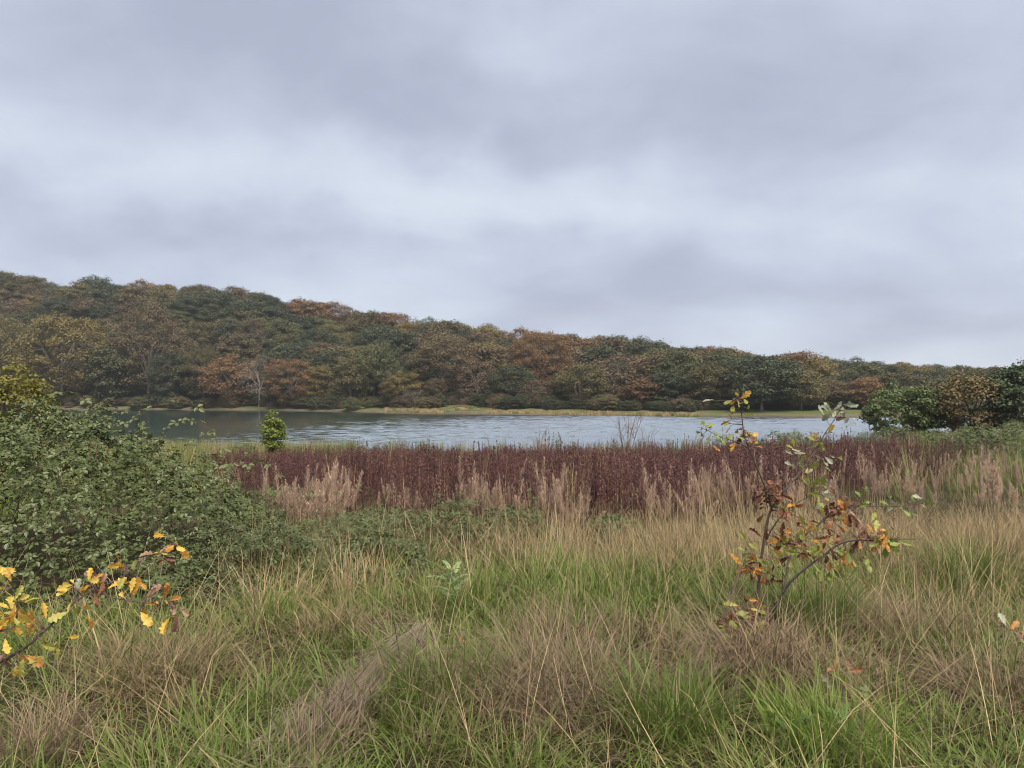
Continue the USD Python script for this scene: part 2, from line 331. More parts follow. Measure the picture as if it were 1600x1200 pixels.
# ------------------------------------------------------------------ trees
def make_tree(seed, H=13.0, rx=.44, rz=.44, zc=.53, n_cl=64, n_leaf=105, leaf=.30, trunk=.022, cl_r=.135, lean=0.0, twigs=0, low=-.92, hollow=.62):
    """(trunk mesh, crown mesh): a tapered trunk, limbs to every leaf clump, clumps of leaf-sized faces with gaps between them."""
    rng = np.random.default_rng(seed)
    d = rng.normal(size=(n_cl * 6, 3)); d /= np.linalg.norm(d, axis=1, keepdims=True)
    d = d[d[:, 2] > low]
    keep = []
    for v in d:                                   # spread the clumps
        if all(np.dot(v, k) < .93 for k in keep) or rng.random() < .12:
            keep.append(v)
        if len(keep) >= n_cl:
            break
    d = np.array(keep)
    lob = .72 + .5 * meshkit.fbm(d * 1.6 + seed, 2, seed)
    rad = lob * rng.uniform(hollow, 1.0, len(d)) ** .6
    c = d * rad[:, None] * np.array([rx, rx, rz]) * H + np.array([lean * H, 0, zc * H])
    wood = []
    top = np.array([lean * H * .8, 0, zc * H])
    base = np.zeros(3)
    tr = bez(base, np.array([lean * H * .25, rng.normal() * .01 * H, zc * H * .5]), top, 9)
    wood.append(tube(tr, np.linspace(1, .45, 9) ** 1.2 * trunk * H * np.r_[1.35, 1.08, np.ones(7)], 7))
    n_l = 7
    limbs = []
    for i in range(n_l):
        a = i * 2.4 + rng.uniform(-.4, .4); e = rng.uniform(.1, 1.1)
        s = tr[rng.integers(3, 8)]
        e3 = np.array([lean * H, 0, zc * H]) + np.array([math.cos(a) * math.cos(e) * rx, math.sin(a) * math.cos(e) * rx, math.sin(e) * rz]) * H * .55
        p = bez(s, (s + e3) / 2 + np.array([0, 0, .04 * H]) + rng.normal(size=3) * .02 * H, e3, 6)
        wood.append(tube(p, np.linspace(.5, .2, 6) * trunk * H, 5)); limbs.append(p)
    lp = np.vstack(limbs)
    for q in c:
        s = lp[np.argmin(np.linalg.norm(lp - q, axis=1) + .3 * np.maximum(lp[:, 2] - q[2], 0))]
        p = bez(s, (s + q) / 2 + rng.normal(size=3) * .03 * H, q, 5)
        wood.append(tube(p, np.linspace(.2, .06, 5) * trunk * H, 4))
        for _ in range(twigs):
            e = q + rng.normal(size=3) * np.array([1, 1, .8]) * cl_r * H * .75 + (q - top) * .12
            s2 = p[rng.integers(2, 5)]
            wood.append(tube(bez(s2, (s2 + e) / 2 + rng.normal(size=3) * .015 * H, e, 4), np.linspace(.055, .018, 4) * trunk * H, 3))
    leaves = []
    for q in c:
        n = int(n_leaf * rng.uniform(.6, 1.35)); r = cl_r * H * rng.uniform(.75, 1.3)
        v = rng.normal(size=(n, 3)); v /= np.linalg.norm(v, axis=1, keepdims=True); v[:, 2] = np.where(v[:, 2] < -.2, -v[:, 2] * .7, v[:, 2])
        pos = q + v * np.array([1.0, 1.0, .80]) * r * rng.uniform(.45, 1.1, (n, 1)) + rng.normal(size=(n, 3)) * r * .10
        leaves.append(quads(pos, v + np.array([0, 0, .35]) + rng.normal(size=(n, 3)) * .5, leaf * rng.uniform(.6, 1.3, n), rng))
    return cat_mesh(wood), cat_mesh(leaves) if leaves else None


CLASSES = {}
N_VAR = 3
_i = 0
for kind in FOL:
    for v in range((N_VAR + (kind in ('yellow', 'brown', 'olive', 'rust', 'dark_green'))) if kind != 'bare' else 2):
        _i += 1
        kw = dict(n_leaf=210, leaf=.28, rx=[.44, .50, .38, .48][v], rz=[.45, .42, .46, .46][v])
        if v == 3: kw.update(n_cl=120, n_leaf=200, leaf=.17, cl_r=.10)
        wood = M['bark_far']
        if kind == 'bare':
            kw.update(n_leaf=10, twigs=9, trunk=.017); wood = M['bark_pale']
        elif kind == 'pinkish':
            kw.update(n_leaf=70, twigs=2)
        w, l = make_tree(100 + _i, **kw)
        path = f'/World/{kind}_tree_model_{v}'
        cls = stage.CreateClassPrim(path)
        usdkit.mesh(stage, path + '/trunk', w, wood, smooth=True); usdkit.mesh(stage, path + '/crown', l, M[kind])
        CLASSES[(kind, v)] = path

COLOUR = {'dark_green': 'dark green', 'green': 'mid green', 'olive': 'olive green', 'yellow': 'yellow olive', 'brown': 'dull brown', 'rust': 'rust orange', 'pinkish': 'pinkish brown', 'bare': 'bare grey'}
NAME = {'dark_green': 'green_tree', 'green': 'green_tree', 'olive': 'olive_tree', 'yellow': 'yellow_tree', 'brown': 'brown_tree', 'rust': 'rust_tree', 'pinkish': 'brown_tree', 'bare': 'bare_tree'}


def place_tree(kind, var, loc, sx, sz, rz, label, group=None):
    x = UsdGeom.Xform.Define(stage, numbered('/World', NAME[kind]))
    x.AddTranslateOp().Set(Gf.Vec3d(*map(float, loc))); x.AddRotateZOp().Set(math.degrees(rz)); x.AddScaleOp().Set(Gf.Vec3f(sx, sx, sz))
    x.GetPrim().GetReferences().AddInternalReference(CLASSES[(kind, var)]); x.GetPrim().SetInstanceable(True)
    tag(x, label, 'tree', group)


# trees of the far bank that stand out, left to right: (px, base row, top row, width px, colour, variant, label)
FRONT = [
    (96, 633, 490, 150, 'yellow', 1, 'broad yellow olive tree at the waterside left of the sandy beach, behind the bramble bush'),
    (20, 633, 500, 110, 'olive', 0, 'olive tree at the left photo edge behind the small orange and yellow tree'),
    (175, 634, 540, 75, 'green', 2, 'mid green tree between the broad yellow olive tree and the dark beach wood'),
    (232, 632, 476, 110, 'brown', 0, 'tall dull brown tree rising behind the left end of the sandy beach'),
    (268, 634, 548, 70, 'dark_green', 1, 'dark green tree overhanging the middle of the sandy beach'),
    (318, 634, 540, 60, 'olive', 2, 'slim olive tree just left of the leaning rust trees'),
    (358, 637, 556, 82, 'rust', 1, 'rust orange tree leaning over the water just left of the pale bare tree'),
    (405, 637, 557, 62, 'bare', 0, 'pale grey leafless tree between two rust orange trees at the waterside'),
    (455, 638, 560, 84, 'rust', 0, 'rust orange tree at the waterside just right of the pale bare tree'),
    (400, 612, 500, 70, 'brown', 2, 'brown tree on the slope straight above the pale bare tree'),
    (502, 636, 572, 46, 'yellow', 2, 'small yellow olive tree right of the rust pair on the waterside'),
    (548, 636, 556, 66, 'olive', 0, 'olive tree behind the bright green grass strip, left of two brown trunks'),
    (585, 634, 535, 70, 'green', 1, 'mid green tree above the grass strip left of the small pale tree'),
    (613, 636, 586, 34, 'brown', 2, 'small brown tree with a straight trunk left of the small pale tree'),
    (648, 639, 606, 36, 'bare', 1, 'small pale tree with a light trunk standing out on the far grass bank'),
    (680, 637, 590, 34, 'brown', 0, 'small brown tree just right of the small pale tree on the bank'),
    (690, 632, 528, 118, 'brown', 1, 'wide round grey brown tree behind the small pale tree on the bank'),
    (745, 635, 560, 60, 'pinkish', 0, 'pinkish rust tree straight above the reddish mound on the far bank'),
    (800, 638, 572, 66, 'dark_green', 0, 'dark green tree right of the reddish mound on the far bank'),
    (838, 640, 592, 54, 'pinkish', 2, 'low grey brown tree at the bank below the large rust tree'),
    (848, 632, 516, 100, 'rust', 1, 'large rust orange tree on the skyline in the middle of the far wood'),
    (905, 640, 568, 84, 'olive', 1, 'olive tree at the bank right of the low grey brown tree'),
    (968, 634, 552, 110, 'pinkish', 1, 'wide pinkish brown tree in the middle of the wood behind the bare shrub'),
    (1005, 641, 592, 64, 'rust', 2, 'rust orange tree at the bank just right of the bare shrub'),
    (1048, 641, 580, 64, 'dark_green', 2, 'dark green tree at the right end of the pale reed point'),
    (1108, 643, 566, 62, 'olive', 2, 'olive brown tree right of the reed point behind the sapling top'),
    (1190, 645, 554, 118, 'dark_green', 1, 'broad dark green oak on the far meadow right of the sapling stem'),
    (1252, 645, 578, 70, 'olive', 0, 'olive tree beside the broad dark green oak on its right'),
    (1298, 643, 590, 60, 'brown', 1, 'dull brown tree at the back of the far meadow behind the sapling tip'),
    (1352, 644, 590, 56, 'rust', 0, 'orange brown tree at the far waterside left of the near green oak'),
    (1412, 643, 583, 110, 'olive', 1, 'wide olive tree behind the near green oak at the far waterside'),
    (1480, 643, 588, 80, 'green', 0, 'mid green tree behind the near brown thorn tree at the far waterside'),
    (1560, 643, 583, 100, 'brown', 1, 'brown tree behind the near dark tree at the right photo edge'),
]
placed = []
rng = np.random.default_rng(4)
for (px, rb, rt, wpx, kind, var, label) in FRONT:
    u = (px - 800) / FPX
    ys = far_shore(u); row_shore = 618 + 4.2 / ys * FPX
    Y = ys + np.interp(row_shore - rb, [0, 6, 10, 16, 40], [2.5, 9, 18, 34, 70])
    x = u * Y; z = hill(np.array([x]), np.array([Y]))[0]
    top = EYE + (618 - rt) / FPX * Y
    h = max(top - z, 4.0); w = wpx / FPX * Y
    sz = h / 12.6; sx = w / (2 * 13 * [.44, .50, .38][var] * .98)
    if (kind, 3) in CLASSES and max(sz, sx) > 1.25:      # a big crown gets more and finer leaves
        sx *= [.44, .50, .38][var] / .48; var = 3
    placed.append((x, Y, w * .5))
    place_tree(kind, var, (x, Y, z - .2), sx, sz, rng.uniform(0, 6.28), label)

# the rest of the wood: jittered rows up the slope
rest = []
for gy in np.arange(128, 372, 9.6):
    for gx in np.arange(-300, 300, 10.2):
        x, y = gx + rng.uniform(-4.6, 4.6), gy + rng.uniform(-4.4, 4.4)
        u = x / y
        if abs(u) > .74:
            continue
        ys, yr = far_shore(u), np.interp(u, RIDGE_U, RIDGE_Y)
        gap = 6.5
        if .27 < u < .47: gap = 15 + 5 * math.sin((u - .27) / .2 * PI)
        if y < ys + gap or y > yr + 9:
            continue
        if any((x - a) ** 2 + (y - b) ** 2 < (.62 * r) ** 2 or (y < b and b < ys + 45 and abs(u - a / b) < .95 * r / b) for a, b, r in placed):
            continue
        rest.append((x, y, (y - ys) / (yr - ys), u))
rest = np.array(rest)
rz = hill(rest[:, 0], rest[:, 1])
cn = meshkit.fbm(np.stack([rest[:, 0] / 38, rest[:, 1] / 38, 0 * rz], -1), 2, 21)
cn = np.clip((cn - .5) * 1.5 + .5 + rng.uniform(-.28, .28, len(rest)), 0, .999)
ORDER = ['rust', 'brown', 'olive', 'dark_green', 'green', 'dark_green', 'olive', 'dark_green', 'brown', 'green', 'olive', 'dark_green', 'brown', 'pinkish', 'rust', 'yellow']
# which of them the camera sees most of: angular size, less what the trees in front of it cover
order = np.argsort(rest[:, 1]); seen = np.full(400, -1e9); score = np.zeros(len(rest))
hh = rng.uniform(.78, 1.3, len(rest))
for (x, Y, w) in placed:
    pass
for i in order:
    x, y, s, u = rest[i]
    a = int((u + .76) / 1.52 * 400); e = (rz[i] + 12.5 * hh[i] - EYE) / y
    half = max(1, int(5.5 / y / 1.52 * 400))
    sl = slice(max(a - half, 0), a + half + 1)
    score[i] = np.clip(e - seen[sl], 0, .06).mean()
    seen[sl] = np.maximum(seen[sl], e)
ind = set(np.argsort(-score)[:255])
zone = lambda s: 'at the foot of' if s < .25 else ('low in' if s < .48 else ('high in' if s < .78 else 'topping'))
MARKS = [(60, 'at the left photo edge'), (150, 'behind the yellow olive tree'), (300, 'above the sandy beach'), (380, 'above the leaning rust tree'), (470, 'above the pale bare tree'),
         (600, 'above the bright grass strip'), (700, 'above the small pale tree'), (790, 'above the reddish mound'), (900, 'near the big rust tree'), (1040, 'above the bare shrub'),
         (1130, 'right of the reed point'), (1240, 'above the far meadow'), (1370, 'behind the sapling tip'), (9999, 'behind the near green oak')]
side = lambda u: next(w for lim, w in MARKS if 800 + FPX * u < lim)
stuff = {}
for i in range(len(rest)):
    x, y, s, u = rest[i]
    kind = ORDER[int(cn[i] * len(ORDER))]
    if u > .05 and s > .6 and rng.random() < .45: kind = 'dark_green' if rng.random() < .6 else 'brown'
    if rng.random() < .03: kind = 'bare'
    var = int(rng.integers(0, 3 if kind != 'bare' else 2))
    sc = hh[i] * (1.0 if s > .2 else .85) * np.interp(u, [.15, .33, .66], [1, .8, .6]); sx = sc * rng.uniform(.95, 1.35); ang = rng.uniform(0, 6.28)
    if i in ind:
        where = f"{zone(s)} the far wood, {side(u)}"; size = 'tall ' if sc > 1.15 else ('low ' if sc < .88 else '')
        place_tree(kind, var, (x, y, rz[i] - .3), sx, sc, ang, f"{size}{COLOUR[kind]} tree {where}", f"{size}{COLOUR[kind]} trees {where}")
    else:
        stuff.setdefault((kind, var), []).append((x, y, rz[i] - .3, sx, sc, ang))


def instancer(name, protos, items, cat, label, parent='/World', kind='stuff'):
    """protos: [(mesh, material)]; items: rows (proto, x, y, z, sx, sz, yaw, tilt, tilt azimuth)."""
    path = numbered(parent, name)
    pi = UsdGeom.PointInstancer.Define(stage, path)
    for k, (m, mat) in enumerate(protos):
        if isinstance(m, str):
            pr = UsdGeom.Xform.Define(stage, f'{path}/clump_{k}'); pr.GetPrim().GetReferences().AddInternalReference(m)
        else:
            usdkit.mesh(stage, f'{path}/clump_{k}', m, mat)
        pi.CreatePrototypesRel().AddTarget(f'{path}/clump_{k}')
    it = np.asarray(items, float)
    pi.CreateProtoIndicesAttr(Vt.IntArray.FromNumpy(it[:, 0].astype(np.int32)))
    pi.CreatePositionsAttr(Vt.Vec3fArray.FromNumpy(it[:, 1:4].astype(np.float32)))
    pi.CreateScalesAttr(Vt.Vec3fArray.FromNumpy(it[:, [4, 4, 5]].astype(np.float32)))
    yaw, tl, ta = it[:, 6], it[:, 7], it[:, 8]
    ch, sh = np.cos(yaw / 2), np.sin(yaw / 2); ct, st = np.cos(tl / 2), np.sin(tl / 2); tx, ty = st * np.cos(ta), st * np.sin(ta)
    q = np.stack([ct * ch, tx * ch + ty * sh, ty * ch - tx * sh, ct * sh], 1)
    pi.CreateOrientationsAttr(Vt.QuathArray([Gf.Quath(*map(float, r)) for r in q]))
    tag(pi, label, cat, kind=kind)


keys = list(stuff)
instancer('woodland', [(CLASSES[k], None) for k in keys], [(j, x, y, z, sx, sc, a, 0, 0) for j, k in enumerate(keys) for (x, y, z, sx, sc, a) in stuff[k]],
          'woodland', 'mixed autumn wood filling the hillside between the single trees across the river')
rng = np.random.default_rng(77)
und = []
for _ in range(900):                               # scrub under the edge of the far wood
    u = rng.uniform(-.74, .74); ys = far_shore(u)
    y = ys + rng.uniform(2.5 + 5 * (u > -.2), 30) if not (.27 < u < .47) else ys + rng.uniform(17, 36)
    x = u * y; s = rng.uniform(.16, .36)
    if -.10 < u < -.02 and y < ys + 14: continue
    und.append((rng.integers(0, 6), x, y, hill(np.array([x]), np.array([y]))[0] - 13 * s * .22, s * rng.uniform(1.0, 1.6), s, rng.uniform(0, 6.28), 0, 0))
instancer('undergrowth', [(CLASSES[k], None) for k in (('dark_green', 0), ('green', 1), ('olive', 2), ('brown', 1), ('dark_green', 1), ('pinkish', 0))], und,
          'undergrowth', 'dark scrub under the trees along the far waterside')


# ------------------------------------------------------------------ plants of the meadow: blades, stems, leaves
M['green_blade'] = leafy('green_blade', flat_ramp((.115, .168, .030), (.185, .25, .046), (.265, .335, .074), (.30, .325, .09), (.42, .38, .17)), trans=.35, obj_var=.4)
M['olive_blade'] = leafy('olive_blade', flat_ramp((.15, .165, .055), (.22, .22, .08), (.32, .285, .12), (.46, .385, .21)), trans=.3, obj_var=.4)
M['tan_blade'] = leafy('tan_blade', flat_ramp((.33, .25, .14), (.46, .365, .215), (.60, .495, .32), (.73, .63, .45)), trans=.25, obj_var=.35)
M['thatch_blade'] = leafy('thatch_blade', flat_ramp((.16, .12, .065), (.30, .235, .13), (.47, .375, .22), (.68, .57, .38)), trans=.15, obj_var=.3)
M['dead_stem'] = leafy('dead_stem', flat_ramp((.17, .125, .080), (.31, .24, .155), (.47, .375, .255), (.66, .55, .40)), trans=.2, obj_var=.3)
M['swath_stem'] = leafy('swath_stem', flat_ramp((.18, .138, .10), (.34, .27, .195), (.52, .43, .32), (.76, .65, .50)), trans=.1, obj_var=.2)
M['dock_seed'] = leafy('dock_seed', flat_ramp((.085, .038, .034), (.140, .064, .055), (.20, .10, .085), (.32, .21, .165), (.52, .39, .30)), trans=.1, obj_var=.6)
M['plume'] = leafy('plume', flat_ramp((.41, .30, .225), (.53, .415, .315), (.65, .53, .42)), trans=.3, obj_var=.35)
M['bramble_leaf'] = leafy('bramble_leaf', flat_ramp((.06, .078, .022), (.105, .13, .034), (.15, .18, .05), (.21, .235, .08), (.27, .27, .09), (.16, .115, .05), (.48, .36, .07)), trans=.2, obj_var=.3, rough=.45, spec=.45)
M['bramble_pale'] = leafy('bramble_pale', flat_ramp((.085, .105, .034), (.135, .16, .05), (.20, .225, .078), (.28, .295, .115), (.32, .26, .09)), trans=.25, obj_var=.3, rough=.5, spec=.4)
M['cane'] = bark('cane', (.08, .045, .04), (.19, .12, .09), 60)
M['fresh_leaf'] = leafy('fresh_leaf', flat_ramp((.12, .21, .06), (.17, .27, .085), (.23, .33, .12)), trans=.35, obj_var=.2)


def clump(seed, n, rad, L, w, tilt, bend, segs=4, head=0, head_w=.004, lean=None):
    r = np.random.default_rng(seed)
    a = r.uniform(0, 2 * PI, n); q = rad * np.sqrt(r.random(n))
    base = np.stack([q * np.cos(a), q * np.sin(a), np.full(n, -.02)], -1)
    az = r.uniform(0, 2 * PI, n) if lean is None else lean + r.normal(size=n) * .7
    Ls = r.uniform(*L, n); th = np.abs(r.normal(size=n)) * tilt; be = r.uniform(*bend, n)
    out = [ribbons(base, Ls, r.uniform(*w, n), az, th, be, segs, twist=r.uniform(-.8, .8, n))]
    if head:                                       # seed heads: short hairs round the top of each stem
        v = out[0][0].reshape(n, segs + 1, 2, 3).mean(2)
        tops, below = v[:, -1], v[:, -2]
        k = np.repeat(np.arange(n), head); f = r.random(len(k))[:, None] * 1.1
        b = tops[k] + (below[k] - tops[k]) * f
        out.append(ribbons(b, r.uniform(.012, .035, len(k)), np.full(len(k), head_w), r.uniform(0, 2 * PI, len(k)), r.uniform(.1, .8, len(k)), r.uniform(-.2, .4, len(k)), 1, tip=.4))
    return cat_mesh(out)


def scatter(n, y0, y1, accept, seed, power=1.0):
    """Points on the meadow in the camera's wedge, denser towards the camera; accept(x, y) gives each one's chance."""
    r = np.random.default_rng(seed)
    y = (y0 ** power + r.random(n) * (y1 ** power - y0 ** power)) ** (1 / power)
    x = r.uniform(-1, 1, n) * (.80 * y + 1.9)
    k = r.random(n) < accept(x, y)
    return x[k], y[k], r


def field(name, protos, pts, cat, label, scale=(.8, 1.2), tilt=.15, hs=None):
    x, y, r = pts; n = len(x)
    s = r.uniform(*scale, n); h = s * r.uniform(.85, 1.15, n)
    if hs is not None: h = h * hs(x, y)
    it = np.stack([r.integers(0, len(protos), n), x, y, meadow(x, y), s, h, r.uniform(0, 2 * PI, n), np.abs(r.normal(size=n)) * tilt, r.uniform(0, 2 * PI, n)], 1)
    instancer(name, protos, it, cat, label)


def nz(x, y, sc, seed): return meshkit.fbm(np.stack([np.asarray(x) / sc, np.asarray(y) / sc, 0 * np.asarray(x)], -1), 3, seed)


def px_of(x, y): return 800 + FPX * x / y


# bramble mounds: height over the ground at (x, y)
def mound_height(x, y):
    k = 1.07 * (y / 8.0) ** .35
    hx = np.interp(x / k, [-9, -6.5, -5.3, -4.75, -4.3, -3.85, -3.5, -3.15, -2.8, -2.5, -2.2], [1.40, 1.46, 1.50, 1.50, 1.40, 1.22, 1.05, .80, .5, .2, 0])
    fy = np.interp(y, [6.0, 6.3, 6.8, 7.5, 8.3, 10, 11], [0, .38, .72, .92, 1.0, .85, 0])
    lum = nz(x, y, .75, 3) - .5
    return np.maximum(hx * fy * (1 + .55 * lum + .5 * (nz(x, y, .28, 4) - .5)) + .28 * lum * (hx > .3) * (fy > .1), 0)


def greenness(x, y):
    """1 where the grass is green, 0 where it is dry."""
    px = px_of(x, y)
    g = .62 + 1.8 * (nz(x, y, 1.3, 31) - .5) + .8 * (nz(x, y, .4, 32) - .5)
    g = g + .55 * np.exp(-((y - 5.6) / 1.0) ** 2) * sstep((px - 380) / 120) * sstep((1120 - px) / 140)
    g = g + .25 * np.exp(-((y - 3.4) / .8) ** 2) * (1 + sstep((px - 950) / 150))
    g = g - .10 * sstep((px - 1200) / 200) - 1.0 * sstep((y - 6.9) / 2.2) - .15 * (px < 420) * (y > 4.6)
    return np.clip(g, .03, 1)


open_ground = lambda x, y: (mound_height(x, y) < .25)
near_thin = lambda x, y: np.clip((y - 1.9) / .5, 0, 1)
from scipy.spatial import cKDTree
_r = np.random.default_rng(15)
_ty = 2 + 10.5 * np.sqrt(_r.random(1900)); TUFTS = np.stack([_r.uniform(-1, 1, 1900) * (.80 * _ty + 1.9), _ty], 1)
TUFT_TREE = cKDTree(TUFTS); TUFT_R = _r.uniform(.10, .26, 1900); TUFT_H = _r.uniform(.65, 1.25, 1900)


def sward(name, label, mat, n, y0, y1, power, accept, seed, L, w, tilt, lodge, bend, segs, hs=None, head=0, head_w=.003, splay=.9):
    """One kind of grass as single blades, each at its own place, lodged here and there in swirls."""
    x, y, r = scatter(n, y0, y1, accept, seed, power)
    d, i = TUFT_TREE.query(np.stack([x, y], 1))
    keep = r.random(len(x)) < .25 + .9 * np.exp(-(d / (TUFT_R[i] * 1.1)) ** 2)
    x, y, d, i = x[keep], y[keep], d[keep], i[keep]
    m = len(x)
    out = np.arctan2(y - TUFTS[i, 1], x - TUFTS[i, 0])
    sw = 4 * PI * nz(x, y, 1.7, 90 + seed)
    az = np.where(r.random(m) < .65, out + r.normal(size=m) * splay * .6, sw + r.normal(size=m) * splay)
    lg = sstep((nz(x, y, .9, 120 + seed) - .45) / .25)
    th = np.abs(r.normal(size=m)) * tilt + lodge * lg * r.uniform(.4, 1.1, m) + .45 * np.clip(d / TUFT_R[i], 0, 1.5) * r.uniform(.3, 1, m)
    k = 1 + np.clip(y - 4, 0, 8) * .07
    Ls = r.uniform(*L, m) * (1 if hs is None else hs(x, y)) * TUFT_H[i]
    base = np.stack([x, y, meadow(x, y) - .01], 1)
    v, f = ribbons(base, Ls, r.uniform(*w, m) * k, az, th, r.uniform(*bend, m), segs, twist=r.uniform(-.9, .9, m), kink=.3, seed=seed)
    parts = [(v, f)]
    if head:
        c = v.reshape(m, segs + 1, 2, 3).mean(2)
        i = np.repeat(np.arange(m), head); t = r.random(len(i))[:, None] * 1.0
        b = c[i, -1] + (c[i, -2] - c[i, -1]) * t
        parts.append(ribbons(b, r.uniform(.012, .034, len(i)), head_w * k[i], r.uniform(0, 2 * PI, len(i)), r.uniform(.15, .9, len(i)), r.uniform(-.2, .5, len(i)), 1, tip=.4))
    tag(obj(name, cat_mesh(parts), mat), label, 'grass', kind='stuff')


g_ok = lambda x, y: np.clip(greenness(x, y) * 1.2 + .05, 0, 1) * open_ground(x, y) * near_thin(x, y)
d_ok = lambda x, y: np.clip(1.05 - 1.1 * greenness(x, y), .12, 1) * open_ground(x, y) * near_thin(x, y)
sward('meadow_grass', 'bright green grass blades growing between the dry tussocks of the meadow', M['green_blade'], 100000, 2.0, 8.6, 1.25, g_ok, 1, (.12, .38), (.0045, .0105), .48, .45, (.1, 1.8), 4)
sward('olive_grass', 'fine olive green grass blades all over the meadow', M['olive_blade'], 54000, 2.0, 10.0, 1.3, lambda x, y: np.clip(.45 + .6 * nz(x, y, 1.0, 14), 0, 1) * open_ground(x, y) * near_thin(x, y), 2, (.12, .36), (.003, .0065), .52, .55, (.0, 1.5), 4)
sward('dead_grass', 'matted dead straw lying between the green grass blades', M['thatch_blade'], 80000, 2.0, 10.0, 1.3, d_ok, 3, (.16, .56), (.0024, .0058), 1.0, .6, (-.6, .9), 4, splay=1.5)


sward('fallen_straw', 'long pale single straws fallen across the green meadow', M['tan_blade'], 15000, 2.0, 9.0, 1.2, lambda x, y: np.clip(.75 - .6 * greenness(x, y), .1, 1) * open_ground(x, y) * near_thin(x, y), 9, (.35, .85), (.0026, .0052), .55, .5, (-.3, .6), 4, splay=2.5)


def tan_chance(x, y):
    px = px_of(x, y)
    far = sstep((y - 6.0) / 2.0) * (.04 + .96 * sstep((px - 760) / 220)) * sstep((10.6 - y) / 1.5)
    return np.clip(far * (.5 + .8 * nz(x, y, .7, 18)) + .035 * (y < 7) + .05 * (nz(x, y, .8, 8) > .60), 0, 1) * open_ground(x, y) * near_thin(x, y)


sward('dry_grass', 'tall tan grass with thin seed heads standing in front of the red docks', M['tan_blade'], 74000, 2.2, 11.5, 1.6, tan_chance, 4, (.45, .95), (.0018, .0038), .17, .22, (-.1, .6), 4,
      hs=lambda x, y: np.interp(y, [3, 5, 7, 8.5, 11], [.60, .60, .70, .70, .50]) * (.78 + .45 * nz(x, y, 1.6, 44)), head=4)


# red docks and the pale plumes among them
def dock_clump(seed, n=12, tall=(.75, 1.2)):
    r = np.random.default_rng(seed); out = []
    a = r.uniform(0, 2 * PI, n); q = .28 * np.sqrt(r.random(n))
    base = np.stack([q * np.cos(a), q * np.sin(a), np.full(n, -.03)], -1)
    L = r.uniform(*tall, n); th = np.abs(r.normal(size=n)) * .09
    v, f = ribbons(base, L, np.full(n, .011), r.uniform(0, 2 * PI, n), th, r.uniform(-.05, .12, n), 5)
    out.append((v, f))
    c = v.reshape(n, 6, 2, 3).mean(2)
    for i in range(n):
        m = 46; t = r.uniform(.32, 1.0, m) * 5; k = np.minimum(t.astype(int), 4); fr = (t - k)[:, None]
        p = c[i, k] * (1 - fr) + c[i, np.minimum(k + 1, 5)] * fr
        wd = np.interp(t / 5, [.3, .55, .85, 1], [.022, .026, .018, .006])
        p = p + r.normal(size=(m, 3)) * wd[:, None] * np.array([.55, .55, .5])
        out.append(quads(p, r.normal(size=(m, 3)), r.uniform(.010, .019, m), r, aspect=2.8, spin=np.array([0, 0, 1.0]) + r.normal(size=(m, 3)) * .45))
    return cat_mesh(out)


def plume_clump(seed, n=6, tall=(.42, .85)):
    r = np.random.default_rng(seed); out = []
    a = r.uniform(0, 2 * PI, n); q = .22 * np.sqrt(r.random(n))
    base = np.stack([q * np.cos(a), q * np.sin(a), np.full(n, -.03)], -1)
    v, f = ribbons(base, r.uniform(*tall, n), np.full(n, .006), r.uniform(0, 2 * PI, n), np.abs(r.normal(size=n)) * .12, r.uniform(0, .3, n), 5)
    out.append((v, f)); c = v.reshape(n, 6, 2, 3).mean(2)
    for i in range(n):
        m = 110; t = r.uniform(.42, 1.0, m) * 5; k = np.minimum(t.astype(int), 4); fr = (t - k)[:, None]
        p = c[i, k] * (1 - fr) + c[i, np.minimum(k + 1, 5)] * fr
        ln = np.interp(t / 5, [.4, .6, 1], [.10, .12, .035]) * r.uniform(.5, 1.1, m)
        out.append(ribbons(p, ln, np.full(m, .0065), r.uniform(0, 2 * PI, m), r.uniform(.25, .75, m), r.uniform(-.2, .6, m), 2, tip=.5))
    return cat_mesh(out)


def dock_chance(x, y):
    px = px_of(x, y)
    left = np.interp(y, [9.5, 12, 16, 24, 40], [600, 480, 330, 280, 270]); right = np.interp(y, [10, 13, 20, 34], [1200, 1450, 1640, 1560])
    front = 9.7 + 1.0 * (nz(px / 120, y * 0, 1.0, 5) - .5)
    e = sstep((px - left) / 90) * sstep((right - px) / 300) * sstep((y - front) / 1.0)
    return np.clip(e * (2.6 * nz(x, y, .8, 51) - .75), 0, 1) * (1 - .8 * sstep((y - 31) / 8))
docks = [(dock_clump(80 + i), M['dock_seed']) for i in range(7)] + [(clump(110, 22, .30, (.6, 1.15), (.006, .012), .12, (.0, .4), 4, head=6, head_w=.008), M['tan_blade'])]
field('dock_stand', docks, scatter(6400, 9.2, 38, dock_chance, 4, 1.25), 'docks', 'dense stand of dark red seeding docks between the meadow and the river', scale=(.9, 1.1), tilt=.05,
      hs=lambda x, y: np.interp(y, [10, 14, 20, 30, 40], [.74, .86, .86, .78, .5]) * (.62 + .76 * nz(x, y, .9, 61)) * np.interp(px_of(x, y), [300, 650], [.78, 1]))
plumes = [(plume_clump(95 + i), M['plume']) for i in range(5)]
def plume_chance(x, y):
    px = px_of(x, y)
    e = sstep((px - 380) / 80) * sstep((1290 - px) / 130) * sstep((y - 9.2) / .8) * sstep((14.0 - y) / 3.5)
    r2 = sstep((px - 1180) / 150) * sstep((y - 9.8) / 2) * sstep((22 - y) / 8) * .42
    return np.clip(np.maximum(e * sstep((nz(x, y, .7, 71) - .46) / .14), r2 * sstep((nz(x, y, 1.1, 72) - .38) / .2)) * .8, 0, 1)
